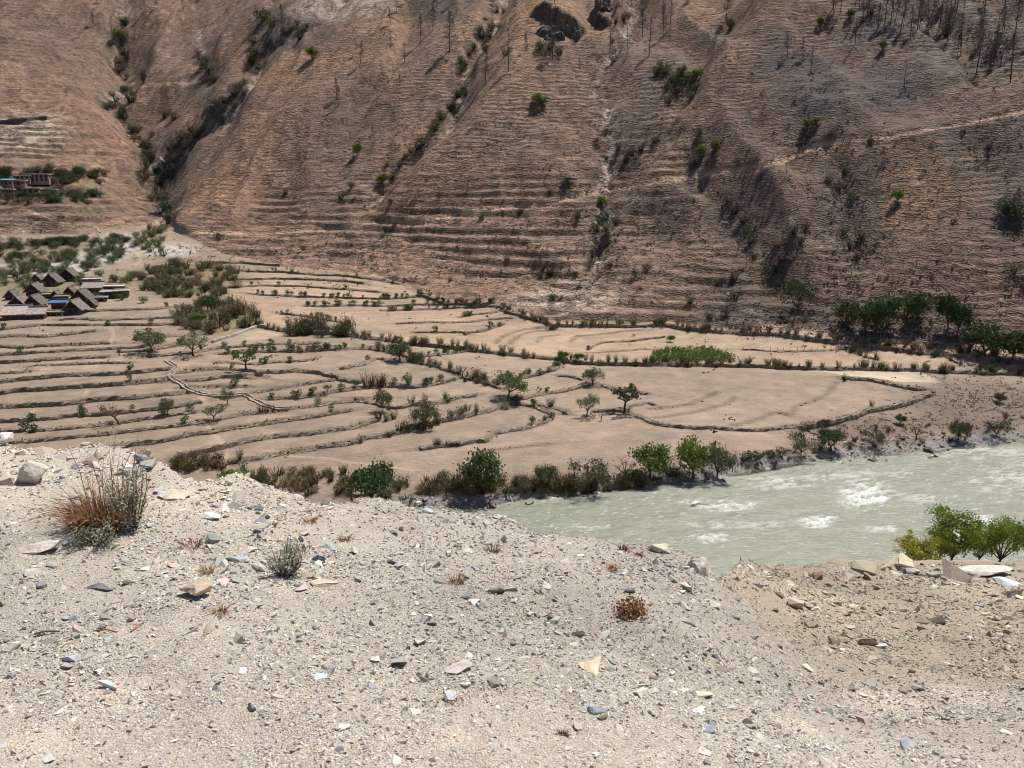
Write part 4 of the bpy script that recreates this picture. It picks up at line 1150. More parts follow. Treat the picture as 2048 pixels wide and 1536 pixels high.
scatter_scrub('rough_grass', [(1980,800,160,60,10),(1790,850,150,26,4),(2150,790,200,60,6)], 1300, .18, .5, [(.14, .105, .075), (.20, .15, .105), (.10, .085, .055), (.26, .20, .14)], 410, 'dry rough grass on the slope above the right shore')
scatter_scrub('hill_scrub', [(b[0], b[1], b[2], b[3], b[2] * b[3]) for b in BURNT if b[1] > 0] + [(1024, 300, 1100, 320, 260000), (760, 520, 500, 70, 30000), (560, 500, 260, 26, 16000), (120, 440, 200, 40, 9000), (1200, 480, 260, 120, 30000), (1700, 560, 300, 120, 30000)], 9000, .3, .95, [(.075, .072, .055), (.10, .085, .062), (.055, .058, .038), (.13, .095, .065)], 400, 'low dark scrub scattered over the hillside')
# ------------------------------------------------------------------ houses
M_WALL = mat_tint('mud_stone_wall', 2.2, .3, 5, .06)
M_ROOF = mat_tint('weathered_roof', 1.6, .4, 6, .05)
M_TIMBER = mat_tint('old_timber', 3, .35, 9, .02)
M_TARP = mat_tint('painted_sheet', .8, .12, rough=.5)
def box(x0, x1, y0, y1, z0, z1):
    v = np.array([(x, y, z) for z in (z0, z1) for y in (y0, y1) for x in (x0, x1)], float)
    f = np.array([(0, 2, 3, 1), (4, 5, 7, 6), (0, 1, 5, 4), (2, 6, 7, 3), (0, 4, 6, 2), (1, 3, 7, 5)])
    return v, f
def part(name, parts, mat, parent, color):
    v, f = join(parts)
    me = mesh_np(name, v, f)
    bev = obj(name, me, mat, parent, color=color)
    return bev
def slab(a, b, c, d, t):
    """a thick sheet over the quad a b c d (counter-clockwise seen from above)"""
    Q = np.array([a, b, c, d], float); n = np.cross(Q[1] - Q[0], Q[3] - Q[0]); n /= np.linalg.norm(n)
    v = np.concatenate([Q, Q + n * t])
    f = np.array([(3, 2, 1, 0), (4, 5, 6, 7), (0, 1, 5, 4), (1, 2, 6, 5), (2, 3, 7, 6), (3, 0, 4, 7)])
    return v, f
def window(parent, x, y, z, w, h, face, shut=(.10, .07, .05)):
    """a framed opening on the front (face -y) or the right side (+x)"""
    if face == 'f':
        o = part('window', [box(x - w / 2, x + w / 2, y - .05, y + .02, z, z + h)], M_TIMBER, parent, (.03, .025, .02))
        part('frame', [box(x - w / 2 - .1, x - w / 2, y - .09, y + .02, z, z + h), box(x + w / 2, x + w / 2 + .1, y - .09, y + .02, z, z + h), box(x - w / 2 - .1, x + w / 2 + .1, y - .1, y + .02, z + h, z + h + .1), box(x - w / 2 - .14, x + w / 2 + .14, y - .13, y + .02, z - .1, z)], M_TIMBER, o, shut)
    else:
        o = part('window', [box(x - .02, x + .05, y - w / 2, y + w / 2, z, z + h)], M_TIMBER, parent, (.03, .025, .02))
        part('frame', [box(x - .02, x + .09, y - w / 2 - .1, y - w / 2, z, z + h), box(x - .02, x + .09, y + w / 2, y + w / 2 + .1, z, z + h), box(x - .02, x + .1, y - w / 2 - .1, y + w / 2 + .1, z + h, z + h + .1), box(x - .02, x + .13, y - w / 2 - .14, y + w / 2 + .14, z - .1, z)], M_TIMBER, o, shut)
def door(parent, x, y, w, h, col):
    o = part('door', [box(x - w / 2, x + w / 2, y - .06, y + .02, 0, h)], M_TIMBER, parent, col)
    part('door_frame', [box(x - w / 2 - .12, x - w / 2, y - .1, y + .02, 0, h), box(x + w / 2, x + w / 2 + .12, y - .1, y + .02, 0, h), box(x - w / 2 - .12, x + w / 2 + .12, y - .1, y + .02, h, h + .13)], M_TIMBER, o, (.07, .05, .04))

def put_house(px, py, wpx, name, lab, grp, yaw):
    x, y, z = far.hit(px, py)
    w = wpx * y / FPX * (.84 if name == 'gable_house' else .95)
    o = obj(name, None, None, None, (x, y + w * .5, z), (0, 0, math.radians(yaw)))
    zs = [float(far.h(x + dx, y + w * .5 + dy)) for dx in (-w / 2, w / 2) for dy in (-w / 2, w / 2)]
    o.location.z = (min(zs) + max(zs)) / 2
    tag(o, lab, 'house', grp)
    return o, w

def gable_house(px, py, wpx, lab, yaw=9, wall=(.20, .15, .115), roofc=(.135, .115, .098), front=(.05, .04, .033), rise=.52, wh=.38, lenf=1.15):
    o, w = put_house(px, py, wpx, 'gable_house', lab, 'gable roofed houses of the hamlet', yaw)
    w *= .74
    hw, L, H, Rr = w / 2, w * lenf / 2, w * wh, w * rise
    part('wall', [box(-hw, hw, -L, L, -1.2, H)], M_WALL, o, wall)
    gv = np.array([(-hw, -L, H), (hw, -L, H), (0, -L, H + Rr * .97), (0, -L, H + Rr * .97), (-hw, -L + .15, H), (hw, -L + .15, H), (0, -L + .15, H + Rr * .97), (0, -L + .15, H + Rr * .97)])
    gf = np.array([(0, 1, 2, 3), (4, 7, 6, 5), (0, 4, 5, 1), (1, 5, 6, 2), (0, 3, 7, 4)])
    part('gable_front', [(gv, gf)], M_TIMBER, o, front)
    part('gable_back', [(gv * np.array([-1, -1, 1]), gf)], M_TIMBER, o, front)
    ov, e, t = w * .16, w * .17, .16
    for s in (-1, 1):
        sl = Rr / hw
        a = (0, -L - ov, H + Rr + .02); b = (0, L + ov, H + Rr + .02); c = (s * (hw + e), L + ov, H - e * sl + .02); d = (s * (hw + e), -L - ov, H - e * sl + .02)
        rp = part('roof_slope', [slab(d, c, b, a, t) if s > 0 else slab(a, b, c, d, t)], M_ROOF, o, vary(roofc, .12))
        n = 7
        for k in range(n):                     # weighing poles and plank seams down the slope
            yy = -L - ov + (2 * L + 2 * ov) * (k + .5) / n
            p0 = np.array([s * .1, yy, H + Rr - .1 * sl + t * 1.2]); p1 = np.array([s * (hw + e), yy + random.uniform(-.1, .1), H - e * sl + t * 1.2])
            part('roof_pole', [tube([p0, p1], [.06, .06], 5)], M_TIMBER, rp, vary((.13, .11, .09)))
    part('ridge_board', [box(-.18, .18, -L - ov * 1.1, L + ov * 1.1, H + Rr + .12, H + Rr + .26)], M_TIMBER, o, roofc)
    part('tie_beam', [box(-hw - e * .5, hw + e * .5, -L - .12, -L - .01, H - .1, H + .08)], M_TIMBER, o, (.09, .065, .05))
    door(o, -hw * .2, -L, .8, H * .8, (.06, .035, .025))
    window(o, hw * .5, -L, H * .35, .55, .6, 'f'); window(o, hw, 0, H * .4, .6, .6, 's')
    return o
random.seed(21)
HW = (.20, .15, .12)
gable_house(97, 573, 40, 'gable house with grey roof left of the topmost house')
gable_house(132, 563, 39, 'topmost gable house of the hamlet before the blue green bush')
gable_house(62, 592, 40, 'dark gable house above the left pair of gable houses', wall=(.17, .10, .08))
gable_house(30, 620, 46, 'leftmost gable house with reddish front wall', wall=(.20, .095, .07), roofc=(.21, .17, .14))
gable_house(62, 619, 44, 'gable house right of the leftmost one', wall=(.15, .13, .12))
gable_house(142, 630, 46, 'big dark fronted gable house right of the blue roof', wall=(.12, .10, .085), roofc=(.19, .165, .14), front=(.03, .025, .022), lenf=1.3)
gable_house(156, 608, 46, 'gable house behind the big dark fronted one', wall=(.15, .125, .105))
gable_house(136, 592, 28, 'small gable house in the middle of the hamlet', wall=(.14, .11, .09))

gable_house(18, 600, 30, 'small gable house above the leftmost one', wall=(.16, .12, .10))
gable_house(108, 600, 28, 'small gable house above the blue roof', wall=(.13, .105, .09))
gable_house(178, 616, 26, 'small gable house right of the big dark fronted one', wall=(.17, .13, .105))
gable_house(70, 566, 26, 'small gable house at the upper left of the hamlet', wall=(.15, .12, .10))

def flat_house(px, py, wpx, hpx, lab, yaw=16, wall=(.26, .20, .16), roofc=(.50, .45, .39), grp='flat roofed houses of the hamlet', two=False, dep=.55, nwin=3, rmat=None, tilt=0.0, ov=.35, name='flat_house'):
    o, w = put_house(px, py, wpx, name, lab, grp, yaw)
    H = hpx / wpx * w * 1.0; hw = w / 2 * .93; L = w * dep / 2
    part('wall', [box(-hw, hw, -L, L, -1.2, H)], M_WALL, o, wall)
    a, b, c, d = (-hw - ov, -L - ov, H), (hw + ov, -L - ov, H), (hw + ov, L + ov, H + tilt), (-hw - ov, L + ov, H + tilt)
    rp = part('roof', [slab(a, b, c, d, .2)], rmat or M_ROOF, o, roofc)
    part('parapet', [box(-hw - ov, hw + ov, L + ov - .25, L + ov, H + tilt + .2, H + tilt + .42)], M_WALL, rp, tuple(k * .8 for k in roofc))
    part('roof_beam', [box(-hw - ov * 1.2, hw + ov * 1.2, -L - ov * .6, -L - ov * .3, H - .18, H - .003)], M_TIMBER, rp, (.09, .065, .05))
    rows = [H * .3] if not two else [H * .12, H * .58]
    for r, z in enumerate(rows):
        for k in range(nwin):
            xx = -hw + 2 * hw * (k + .6) / (nwin + .2)
            if r == 0 and k == 1 and nwin > 1: door(o, xx, -L, .8, min(1.8, H * (.75 if not two else .42)), (.07, .05, .04))
            else: window(o, xx, -L, z, .6, min(.8, H * .3), 'f')
    window(o, hw, 0, rows[-1], .6, min(.8, H * .3), 's')
    return o
flat_house(178, 571, 32, 11, 'flat roofed house with pale roof behind the hamlet roofs')
flat_house(219, 586, 40, 12, 'long pale flat roofed house, upper at the right end of the hamlet', nwin=4)
flat_house(212, 598, 30, 13, 'flat roofed house below the long pale one, left of a twin', wall=(.17, .14, .12))
flat_house(238, 597, 28, 14, 'rightmost flat roofed house of the hamlet', wall=(.28, .22, .18))
flat_house(178, 592, 38, 14, 'house with a large grey tilted plank roof', roofc=(.24, .21, .19), tilt=1.0, dep=.8, wall=(.15, .12, .10))
flat_house(112, 625, 28, 17, 'reddish house with a bright blue sheet roof', wall=(.25, .09, .06), roofc=(.08, .145, .27), rmat=M_TARP, tilt=.35)
flat_house(99, 634, 38, 8, 'low whitewashed shed in front of the blue roofed house', wall=(.5, .44, .38), roofc=(.30, .24, .18), dep=.35)
flat_house(20, 641, 50, 9, 'wide low shed with pale slab roof at the left edge', roofc=(.34, .29, .255), tilt=1.3, dep=.7, wall=(.13, .10, .08), name='slab_shed')
flat_house(67, 639, 32, 9, 'small low shed with pale slab roof', roofc=(.28, .25, .22), tilt=1.1, dep=.7, wall=(.13, .10, .08), name='slab_shed')
flat_house(50, 628, 22, 9, 'tiny brown shed between the slab roofed sheds and gable houses', wall=(.16, .12, .09), roofc=(.20, .16, .13), nwin=1)
flat_house(200, 604, 18, 8, 'tiny grey shed below the flat roofed twin houses', wall=(.20, .17, .15), roofc=(.33, .30, .27), nwin=1)
flat_house(118, 603, 24, 9, 'small brown shed in front of the small gable house', wall=(.17, .12, .09), roofc=(.24, .20, .165), nwin=2)
flat_house(92, 598, 22, 8, 'small grey shed right of the dark gable house', wall=(.15, .13, .11), roofc=(.27, .24, .21), nwin=1)
UV = 'houses of the upper village'
flat_house(40, 368, 28, 10, 'two storey house at the top of the upper village', grp=UV, two=True, wall=(.27, .20, .17), nwin=3, dep=.5)
flat_house(66, 380, 46, 14, 'longest two storey house of the upper village', grp=UV, two=True, wall=(.30, .24, .20), nwin=5, dep=.35)
flat_house(8, 375, 24, 9, 'upper village house with a turquoise sheet roof', grp=UV, wall=(.24, .15, .13), roofc=(.14, .36, .42), rmat=M_TARP, tilt=.4)
flat_house(33, 382, 26, 9, 'reddish house in the middle of the upper village', grp=UV, wall=(.26, .165, .14))
flat_house(9, 388, 24, 9, 'house below the turquoise roof in the upper village', grp=UV, wall=(.27, .18, .15))
flat_house(92, 390, 28, 9, 'rightmost grey house of the upper village', grp=UV, wall=(.20, .19, .17))
flat_house(55, 394, 34, 9, 'lowest house of the upper village among bushes', grp=UV, wall=(.22, .17, .14))
for _ in range(90):
    px = random.uniform(-30, 210); py = random.choice([348, 352, 396, 400, 388, 365]) + random.gauss(0, 4)
    if 0 < px < 100 and 358 < py < 386: px += 105
    fbush(T_BUSH, px, py, 13, '{hue} bush around the upper village, {side} part', random.choice([(.05, .07, .028), (.075, .085, .04)]), 1.4, 'bushes around the upper village', 'upper_village_bush', (30, 100))

# ------------------------------------------------------------------ irrigation channel, post fences, green crop, cliff, roadside wall
def ribbon(P, off, wid, zoff, thick):
    P = np.asarray(P); t = np.gradient(P, axis=0); t /= np.linalg.norm(t, axis=1, keepdims=True) + 1e-9
    nrm = np.stack([-t[:, 1], t[:, 0]], 1)
    A = P + nrm * (off - wid / 2); B = P + nrm * (off + wid / 2)
    z = np.minimum(far.h(A[:, 0], A[:, 1]), far.h(B[:, 0], B[:, 1])) * .3 + far.h(P[:, 0], P[:, 1]) * .7 + zoff
    n = len(P)
    ring = np.stack([np.c_[A, z - .4], np.c_[A, z + thick], np.c_[B, z + thick], np.c_[B, z - .4]], 1)
    ring += RNG.normal(size=ring.shape) * .03
    V = ring.reshape(-1, 3); F = []
    for i in range(n - 1):
        for k in range(3): F.append((4 * i + k, 4 * i + k + 1, 4 * (i + 1) + k + 1, 4 * (i + 1) + k))
    return V, np.array(F)
PC = far.line(CHANNEL, .6)
ch = obj('irrigation_channel', None, None, None, (0, 0, 0))
tag(ch, 'pale stone lined irrigation channel winding down the left terraces', 'channel')
part('channel_bed', [ribbon(PC, 0, .5, -.02, .03)], M_WALL, ch, (.30, .25, .19))
part('channel_wall', [ribbon(PC, .32, .2, 0, .2)], M_WALL, ch, (.34, .28, .22))
part('channel_wall', [ribbon(PC, -.32, .2, 0, .18)], M_WALL, ch, (.34, .28, .22))
P2 = far.line([(425, 686), (470, 672), (513, 655)], .6)
pw = obj('plastered_wall', None, None, None, (0, 0, 0)); tag(pw, 'straight pale wall along the field below the brown thicket', 'wall')
part('wall', [ribbon(P2, 0, .3, 0, .4)], M_WALL, pw, (.27, .24, .21)); part('coping', [ribbon(P2, 0, .4, .41, .06)], M_WALL, pw, (.40, .36, .31))
def fence(pts, gap, h, lab):
    P = far.line(pts, gap); o = obj('post_fence', None, None, None, (P[0][0], P[0][1], float(far.h(*P[0]))))
    tag(o, lab, 'fence')
    loc = np.array(o.location)
    for x, y in P:
        z = float(far.h(x, y)); b = np.array([x, y, z - .2]) - loc
        part('post', [tube([b, b + np.array([random.gauss(0, .08), random.gauss(0, .08), h * random.uniform(.8, 1.2)])], [.035, .025], 4)], M_TIMBER, o, vary((.14, .11, .085)))
    part('rail', [tube([np.array([x, y, float(far.h(x, y)) + .55 * h]) - loc for x, y in P], [.012] * len(P), 3)], M_TIMBER, o, (.17, .14, .11))
fence([(1485, 698), (1553, 701), (1621, 699), (1690, 694)], 1.3, .85, 'thin post fence along the far right fields')
fence([(1897, 714), (1929, 735)], .9, 1.0, 'short post fence slanting to the long hedge at right')
rs = R(500)
Vs, Fs, Cs = [], [], []; o_ = 0
poly = [(1305, 705), (1330, 699), (1420, 699), (1470, 715), (1490, 726), (1400, 726), (1308, 722)]
for _ in range(900):
    px, py = rs.uniform(1306, 1475), rs.uniform(700, 726)
    if py < 700 + max(0, (px - 1420)) * .35 or (px < 1330 and py < 706): continue
    x, y, z = far.hit(px, py)
    k = 8
    c = np.array([x, y, z + .5]) + rs.normal(size=(k, 3)) * np.array([.12, .12, .3])
    v, f, cc = leaves(c, .55, rs, (.10, .17, .035), aspect=.25, up=1.5)
    Vs.append(v); Fs.append(f + o_); Cs.append(cc); o_ += len(v)
tag(obj('green_crop', mesh_np('green_crop', np.concatenate(Vs), np.concatenate(Fs), np.concatenate(Cs)), M_LEAF, color=(1, 1, 1)), 'bright green strip of young crop behind the long hedge', 'crop', kind='stuff')

def rock_mesh(seed, dims, planes=12, sub=3, rough=.05):
    bm = bmesh.new(); bmesh.ops.create_icosphere(bm, subdivisions=sub, radius=1.0)
    V = np.array([v.co[:] for v in bm.verts]); F = np.array([[v.index for v in f.verts] for f in bm.faces]); bm.free()
    rg = R(seed)
    for _ in range(planes):
        n = rg.normal(size=3); n /= np.linalg.norm(n); d = rg.uniform(.32, .68)
        e = V @ n - d; V = V - np.clip(e, 0, None)[:, None] * n[None]
    V = V + (rough * fbm(V[:, 0] * 3 + seed, V[:, 1] * 3 + V[:, 2] * 2.3, 3, seed % 97))[:, None] * V
    V = V + (rough * .35 * fbm(V[:, 0] * 9 + V[:, 2] * 3, V[:, 1] * 9 - V[:, 2] * 5, 3, seed % 89))[:, None] * V
    return V / np.abs(V).max(0) * np.array(dims), F
M_CLIFF = mat_tint('cliff_rock', .25, .5, .8, .6)
def cliff(px, py, w, h, d, col, lab, seed):
    x, y, z = far.hit(px, py); s = y / FPX
    v, f = rock_mesh(seed, (w * s / 2, d, h * s / 2), 9, 4, .6)
    o = obj('rock_outcrop', mesh_np('rock_outcrop', v, f), M_CLIFF, None, (x, y + d * .25, z), (0, 0, .2), color=col)
    tag(o, lab, 'rock', 'rock outcrops on the hillside')
cliff(1098, 72, 60, 70, 5, (.10, .09, .08), 'dark overhanging cliff block on the upper slope, left half', 601)
cliff(1145, 74, 66, 60, 5, (.12, .10, .085), 'dark overhanging cliff block on the upper slope, right half', 602)
cliff(1205, 18, 54, 40, 5, (.15, .125, .105), 'brown rock outcrop above and right of the dark cliff', 603)
cliff(1138, 360, 34, 26, 2.5, (.24, .22, .20), 'small grey rock outcrop above the path', 604)
cliff(1205, 440, 40, 46, 2.5, (.12, .10, .085), 'dark rock outcrop where the right gully crosses the path', 605)
cliff(330, 330, 26, 44, 2.0, (.30, .28, .26), 'pale rock step in the middle of the left gully', 608)
cliff(318, 400, 16, 60, 1.6, (.16, .15, .14), 'dark rock rib low in the left gully', 609)
cliff(436, 215, 44, 14, 2.0, (.09, .08, .075), 'dark rock ledge in the right branch of the left gully', 610)
cliff(1580, 520, 20, 16, 1.5, (.11, .095, .085), 'dark rock between the gully shrubs on the right slope', 611)
P3 = far.line([(-40, 253), (0, 248), (45, 243), (94, 238)], 1.0)
o = obj('roadside_wall', None, None, None, (0, 0, 0)); tag(o, 'dark retaining wall across the pale landslide at left', 'wall')
part('wall', [ribbon(P3, 0, .8, 0, 1.3)], M_WALL, o, (.10, .09, .085))
part('coping', [ribbon(P3, 0, 1.0, 1.33, .15)], M_WALL, o, (.14, .125, .115))
# ------------------------------------------------------------------ river
WU = np.linspace(-.98, .98, 520)
wr = [43.0]
while wr[-1] < 118: wr.append(wr[-1] + .15 + (wr[-1] - 43) * .005)
wr = np.array(wr)
WX = WU[None] * wr[:, None]; WY = np.repeat(wr[:, None], len(WU), 1)
fl = np.array([.975, .22]); fn_ = np.array([-.22, .975])
A = WX * fl[0] + WY * fl[1]; B = WX * fn_[0] + WY * fn_[1]
WPX, WPY = to_px(WX, WY, np.full_like(WX, WATER_Z))
wv = fbm(A / 2.6, B / 1.0, 3, 701); wv2 = fbm(A / .9, B / .45, 2, 705)
def wblob(px, py, rx, ry):
    r = np.hypot((WPX - px) / rx, (WPY - py) / ry)
    return 1 - sstep(.2, 1.2, r + .6 * wv)
rap = np.zeros_like(WX)
for b, k in [((1735,985,70,26),1),((1715,1008,40,14),1),((1640,1042,46,16),1),((1430,1078,50,13),.8),((1440,1012,80,13),.65),((1560,965,70,16),.55),((1380,1003,26,6),.8),((1765,1058,40,8),.5),((1960,905,110,14),.35),((2020,960,80,40),.4),((1700,950,120,10),.35),((1180,1050,60,12),.3),((1850,1000,80,14),.3),((1500,1050,160,10),.25),((1950,1050,60,30),.5)]:
    rap = np.maximum(rap, k * wblob(*b))
ridge = 1 - np.abs(fbm(A / 2.6 + .5 * wv, B / .5, 3, 711)) * 4
foam = np.clip(rap * 1.25 * sstep(.1, .85, ridge + .25 * rap) + .35 * sstep(.9, 1.0, ridge) * sstep(.05, .3, fbm(A / 14, B / 6, 2, 721) + .12), 0, 1)
WZ = WATER_Z + .16 * wv + .07 * wv2 + rap * (.28 * ridge - .05) + .05 * sstep(.8, 1, ridge)
wi = np.arange(WX.size).reshape(WX.shape)
WF = np.stack([wi[:-1, :-1], wi[:-1, 1:], wi[1:, 1:], wi[1:, :-1]], -1).reshape(-1, 4)
keepw = (WY < np.interp(WX / WY, su, shore_w[:, 1]) + 1.2)[:-1, :-1].reshape(-1)
WF = WF[keepw]
m = NT('glacial_water')
v = m.coords()
vr = m.n('ShaderNodeMapping', ins={0: v, 2: (0, 0, -math.radians(12.7)), 3: (1, 2.4, 1)}).outputs[0]
nb = m.noise(vr, 1.3, 4, .65); nc = m.noise(vr, 5, 3, .6)
fm = m.math('MULTIPLY', m.attr('foam', 'Fac'), m.remap(nc, .36, .60, 0, 1.25))
streak = m.noise(m.n('ShaderNodeMapping', ins={0: v, 2: (0, 0, -math.radians(12.7)), 3: (.8, 4.5, 1)}).outputs[0], 1.0, 4, .6)
fm = m.math('ADD', fm, m.remap(streak, .62, .74, 0, .35))
fm = m.math('MINIMUM', fm, 1.0)
wc = m.mix(m.remap(nb, .35, .65, 0, 1), (.168, .178, .128), (.226, .235, .174))
col = m.mix(fm, wc, (.78, .79, .76))
m.set(m.b.inputs['Roughness'], m.remap(fm, 0, 1, .22, .8))
m.b.inputs['Specular IOR Level'].default_value = .5
m.bump(m.math('ADD', m.math('ADD', nb, streak), m.math('MULTIPLY', nc, .5)), .16, .7)
m.out(col)
tag(obj('river_water', mesh_np('river_water', np.stack([WX, WY, WZ], -1).reshape(-1, 3), WF, smooth=True, extra={'foam': foam.reshape(-1)}), m.mat), kind='structure')

# shore stones and boulders
rs = R(800)
n = 15000
uu = rs.uniform(-.75, .8, n); sy = np.interp(uu, su, shore_w[:, 1])
wband = np.interp(uu, [-.4, .0, .12, .3, .5, .8], [1.6, 2.2, 2.2, 3.6, 5.2, 5.2])
yy = sy + rs.uniform(-.5, 1, n) * wband
xx = uu * yy
sz = np.clip(rs.pareto(2.8, n) * .10 + .06, .06, .55)
pos = np.c_[xx, yy, np.maximum(far.h(xx, yy), WATER_Z - .15) + sz * .1]
cols = palette(rs, n, [(.26, .25, .235), (.18, .172, .16), (.34, .32, .29), (.10, .095, .09), (.48, .46, .43)], [4, 4, 2, 2.5, .6])
v, f, c = stones(pos, sz, rs, cols, .5, GRIT)
tag(obj('shore_stones', mesh_np('shore_stones', v, f, c), M_RUBBLE), 'grey stones and cobbles lining the far shore', 'stones', kind='stuff')
M_ROCK = mat_tint('boulder_rock', 1.2, .35, 3.0, .12)
def boulder(px, py, wpx, col, lab, seed, hf=.6, inwater=False):
    if inwater: x, y, z = at_z(px, py, WATER_Z)
    else: x, y, z = far.hit(px, py)
    r = wpx * y / FPX / 2
    v, f = rock_mesh(seed, (r, r * .8, r * hf), 12, 3, .15)
    tag(obj('boulder', mesh_np('boulder', v, f), M_ROCK, None, (x, y, z + r * hf * .35), (0, 0, seed), color=col), lab, 'boulder', 'boulders on the shore')
boulder(710, 1002, 34, (.06, .055, .05), 'black boulder at the left end of the shore', 821)
boulder(985, 1012, 34, (.20, .14, .12), 'reddish boulder at the tip of the water', 822, inwater=True)
boulder(1060, 1006, 22, (.26, .25, .24), 'grey flat boulder in the shallow edge', 823, .45, inwater=True)
boulder(1195, 988, 17, (.62, .60, .57), 'white boulder on the shore below the wide thicket', 824)
boulder(1858, 903, 22, (.10, .095, .09), 'dark square boulder at the right water edge', 825)
boulder(1745, 921, 20, (.12, .11, .105), 'dark flat boulder in the water off the right shore', 826, .4, True)
boulder(1390, 1012, 34, (.13, .13, .11), 'flat submerged boulder with foam in the river', 827, .22, True)
boulder(1428, 960, 18, (.36, .34, .32), 'pale boulder at the foot of the bright trees', 828)
boulder(1535, 940, 14, (.40, .38, .36), 'small pale boulder on the right shore', 829)
# ------------------------------------------------------------------ the near bank: gravel ledge we stand on
npts = []
def nd(px, py, d): npts.append(at_d(px, py, d))
EDGE = [(-700,845,5.6),(-300,862,5.4),(0,884,5.2),(150,900,5.1),(300,914,4.9),(370,940,4.75),(440,966,4.7),(560,988,4.7),(700,1012,4.7),(880,1024,4.75),(1050,1060,4.65),(1200,1094,4.5),(1390,1134,4.4),(1460,1139,5.4),(1560,1139,6.8),(1700,1138,7.3),(1800,1139,7.5),(1900,1142,7.5),(2048,1150,7.4),(2400,1160,7.3),(2800,1170,7.2)]
for px, py, d in EDGE: nd(px, py, d)
for px, py, d in [(-500,1070,3.7),(-500,1300,2.65),(-500,1536,2.0),(200,1070,3.72),(200,1300,2.6),(200,1536,1.98),(600,1150,3.4),(600,1300,2.65),(600,1536,2.0),(1000,1120,3.95),(1000,1250,3.1),(1000,1400,2.45),(1000,1536,2.0),(1300,1180,3.75),(1350,1300,3.05),(1350,1536,2.05),
                  (1520,1240,4.7),(1700,1200,5.9),(1700,1300,4.2),(1700,1420,3.05),(1700,1536,2.2),(2000,1220,5.6),(2000,1300,4.3),(2000,1420,3.1),(2000,1536,2.25),(2500,1300,4.3),(2500,1536,2.25),(1000,1900,1.2),(200,1900,1.2),(1800,1900,1.25),(-500,1900,1.2),(2500,1900,1.25)]:
    nd(px, py, d)
ntps = TPS(npts, 2.0, 3e-4)
eu = np.array([ray(px, py)[0] for px, py, d in EDGE]); ed = np.array([d for px, py, d in EDGE])
def near_h(x, y, fine=True):
    x = np.asarray(x, float); y = np.asarray(y, float)
    u = x / y
    ye = np.interp(u, eu, ed) + .34 * fbm(u * 11, u * 0, 4, 901)
    yc = np.minimum(y, ye)
    z = ntps(u * yc, yc)
    s = np.clip(y - ye, 0, None)
    rgt = sstep(.36, .46, u)
    z = z - s * (s / (s + .25)) * (.66 - .15 * rgt) - rgt * .42 * np.clip(y - 33, 0, None)
    z = z + .06 * fbm(x / .7, y / .7, 3, 911) + .03 * fbm(x / .22, y / .22, 2, 913) + np.clip(s, 0, 6) * .06 * fbm(x / 2, y / 2, 3, 921)
    if fine: z = z + .012 * fbm(x / .10, y / .10, 3, 931)
    return z
nr = [.75]
while nr[-1] < 62: nr.append(nr[-1] * (1.0085 if nr[-1] < 8.5 else 1.03))
nr = np.array(nr); nuu = np.linspace(-1.35, 1.25, 460)
NX = nuu[None] * nr[:, None]; NY = np.repeat(nr[:, None], len(nuu), 1)
NZ = near_h(NX, NY)
def near_hit(px, py):
    u, v = ray(px, py)
    d = np.linspace(1.2, 9, 1600)
    z = near_h(u * d, d, False); a = z - v * d >= 0
    k = int(np.argmax(a)) if a.any() else len(d) - 1
    return (u * d[k], d[k], float(z[k]))

def mat_gravel():
    m = NT('gravel_ground')
    v = m.coords()
    nA = m.noise(v, .9, 4, .6); nB = m.noise(v, 7, 4, .65); nC = m.noise(v, 60, 3, .7)
    vo = m.n('ShaderNodeTexVoronoi', ins={'Vector': v, 'Scale': 95, 'Randomness': 1.0})
    vo2 = m.n('ShaderNodeTexVoronoi', ins={'Vector': v, 'Scale': 210, 'Randomness': 1.0})
    chip = m.ramp(m.n('ShaderNodeSeparateColor', ins={0: vo.outputs['Color']}).outputs[0], [(0, (.20, .17, .14)), (.3, (.34, .305, .255)), (.55, (.45, .415, .36)), (.7, (.29, .30, .295)), (.85, (.54, .505, .45)), (1, (.37, .305, .265))])
    grit = m.ramp(m.n('ShaderNodeSeparateColor', ins={0: vo2.outputs['Color']}).outputs[0], [(0, (.20, .175, .145)), (.5, (.35, .315, .265)), (1, (.52, .48, .425))])
    soil = m.ramp(nB, [(.25, (.25, .21, .165)), (.55, (.345, .305, .25)), (.8, (.42, .385, .335))])
    c = m.mix(m.remap(nC, .35, .65, .2, .8), soil, grit)
    c = m.mix(m.remap(m.noise(v, 25, 2, .6), .45, .6, 0, .75), c, chip)
    c = m.mix(m.remap(nA, .4, .7, 0, .3), c, (.40, .365, .315))
    c = m.mix(1.0, c, m.attr('Col'), 'MULTIPLY')
    h = m.math('ADD', m.math('MULTIPLY', vo.outputs['Distance'], -.6), m.math('MULTIPLY', vo2.outputs['Distance'], -.35))
    m.bump(m.math('ADD', h, m.math('MULTIPLY', nC, .4)), .012, .9)
    return m.out(c)
ni = np.arange(NX.size).reshape(NX.shape)
NF = np.stack([ni[:-1, :-1], ni[:-1, 1:], ni[1:, 1:], ni[1:, :-1]], -1).reshape(-1, 4)
DUST = [near_hit(px, py)[:2] + (r,) for px, py, r in ((1780, 1405, .2), (1600, 1450, .14), (1930, 1390, .16), (200, 1390, .16), (60, 1480, .2), (1300, 1510, .12), (900, 1480, .14), (340, 1000, .3))]
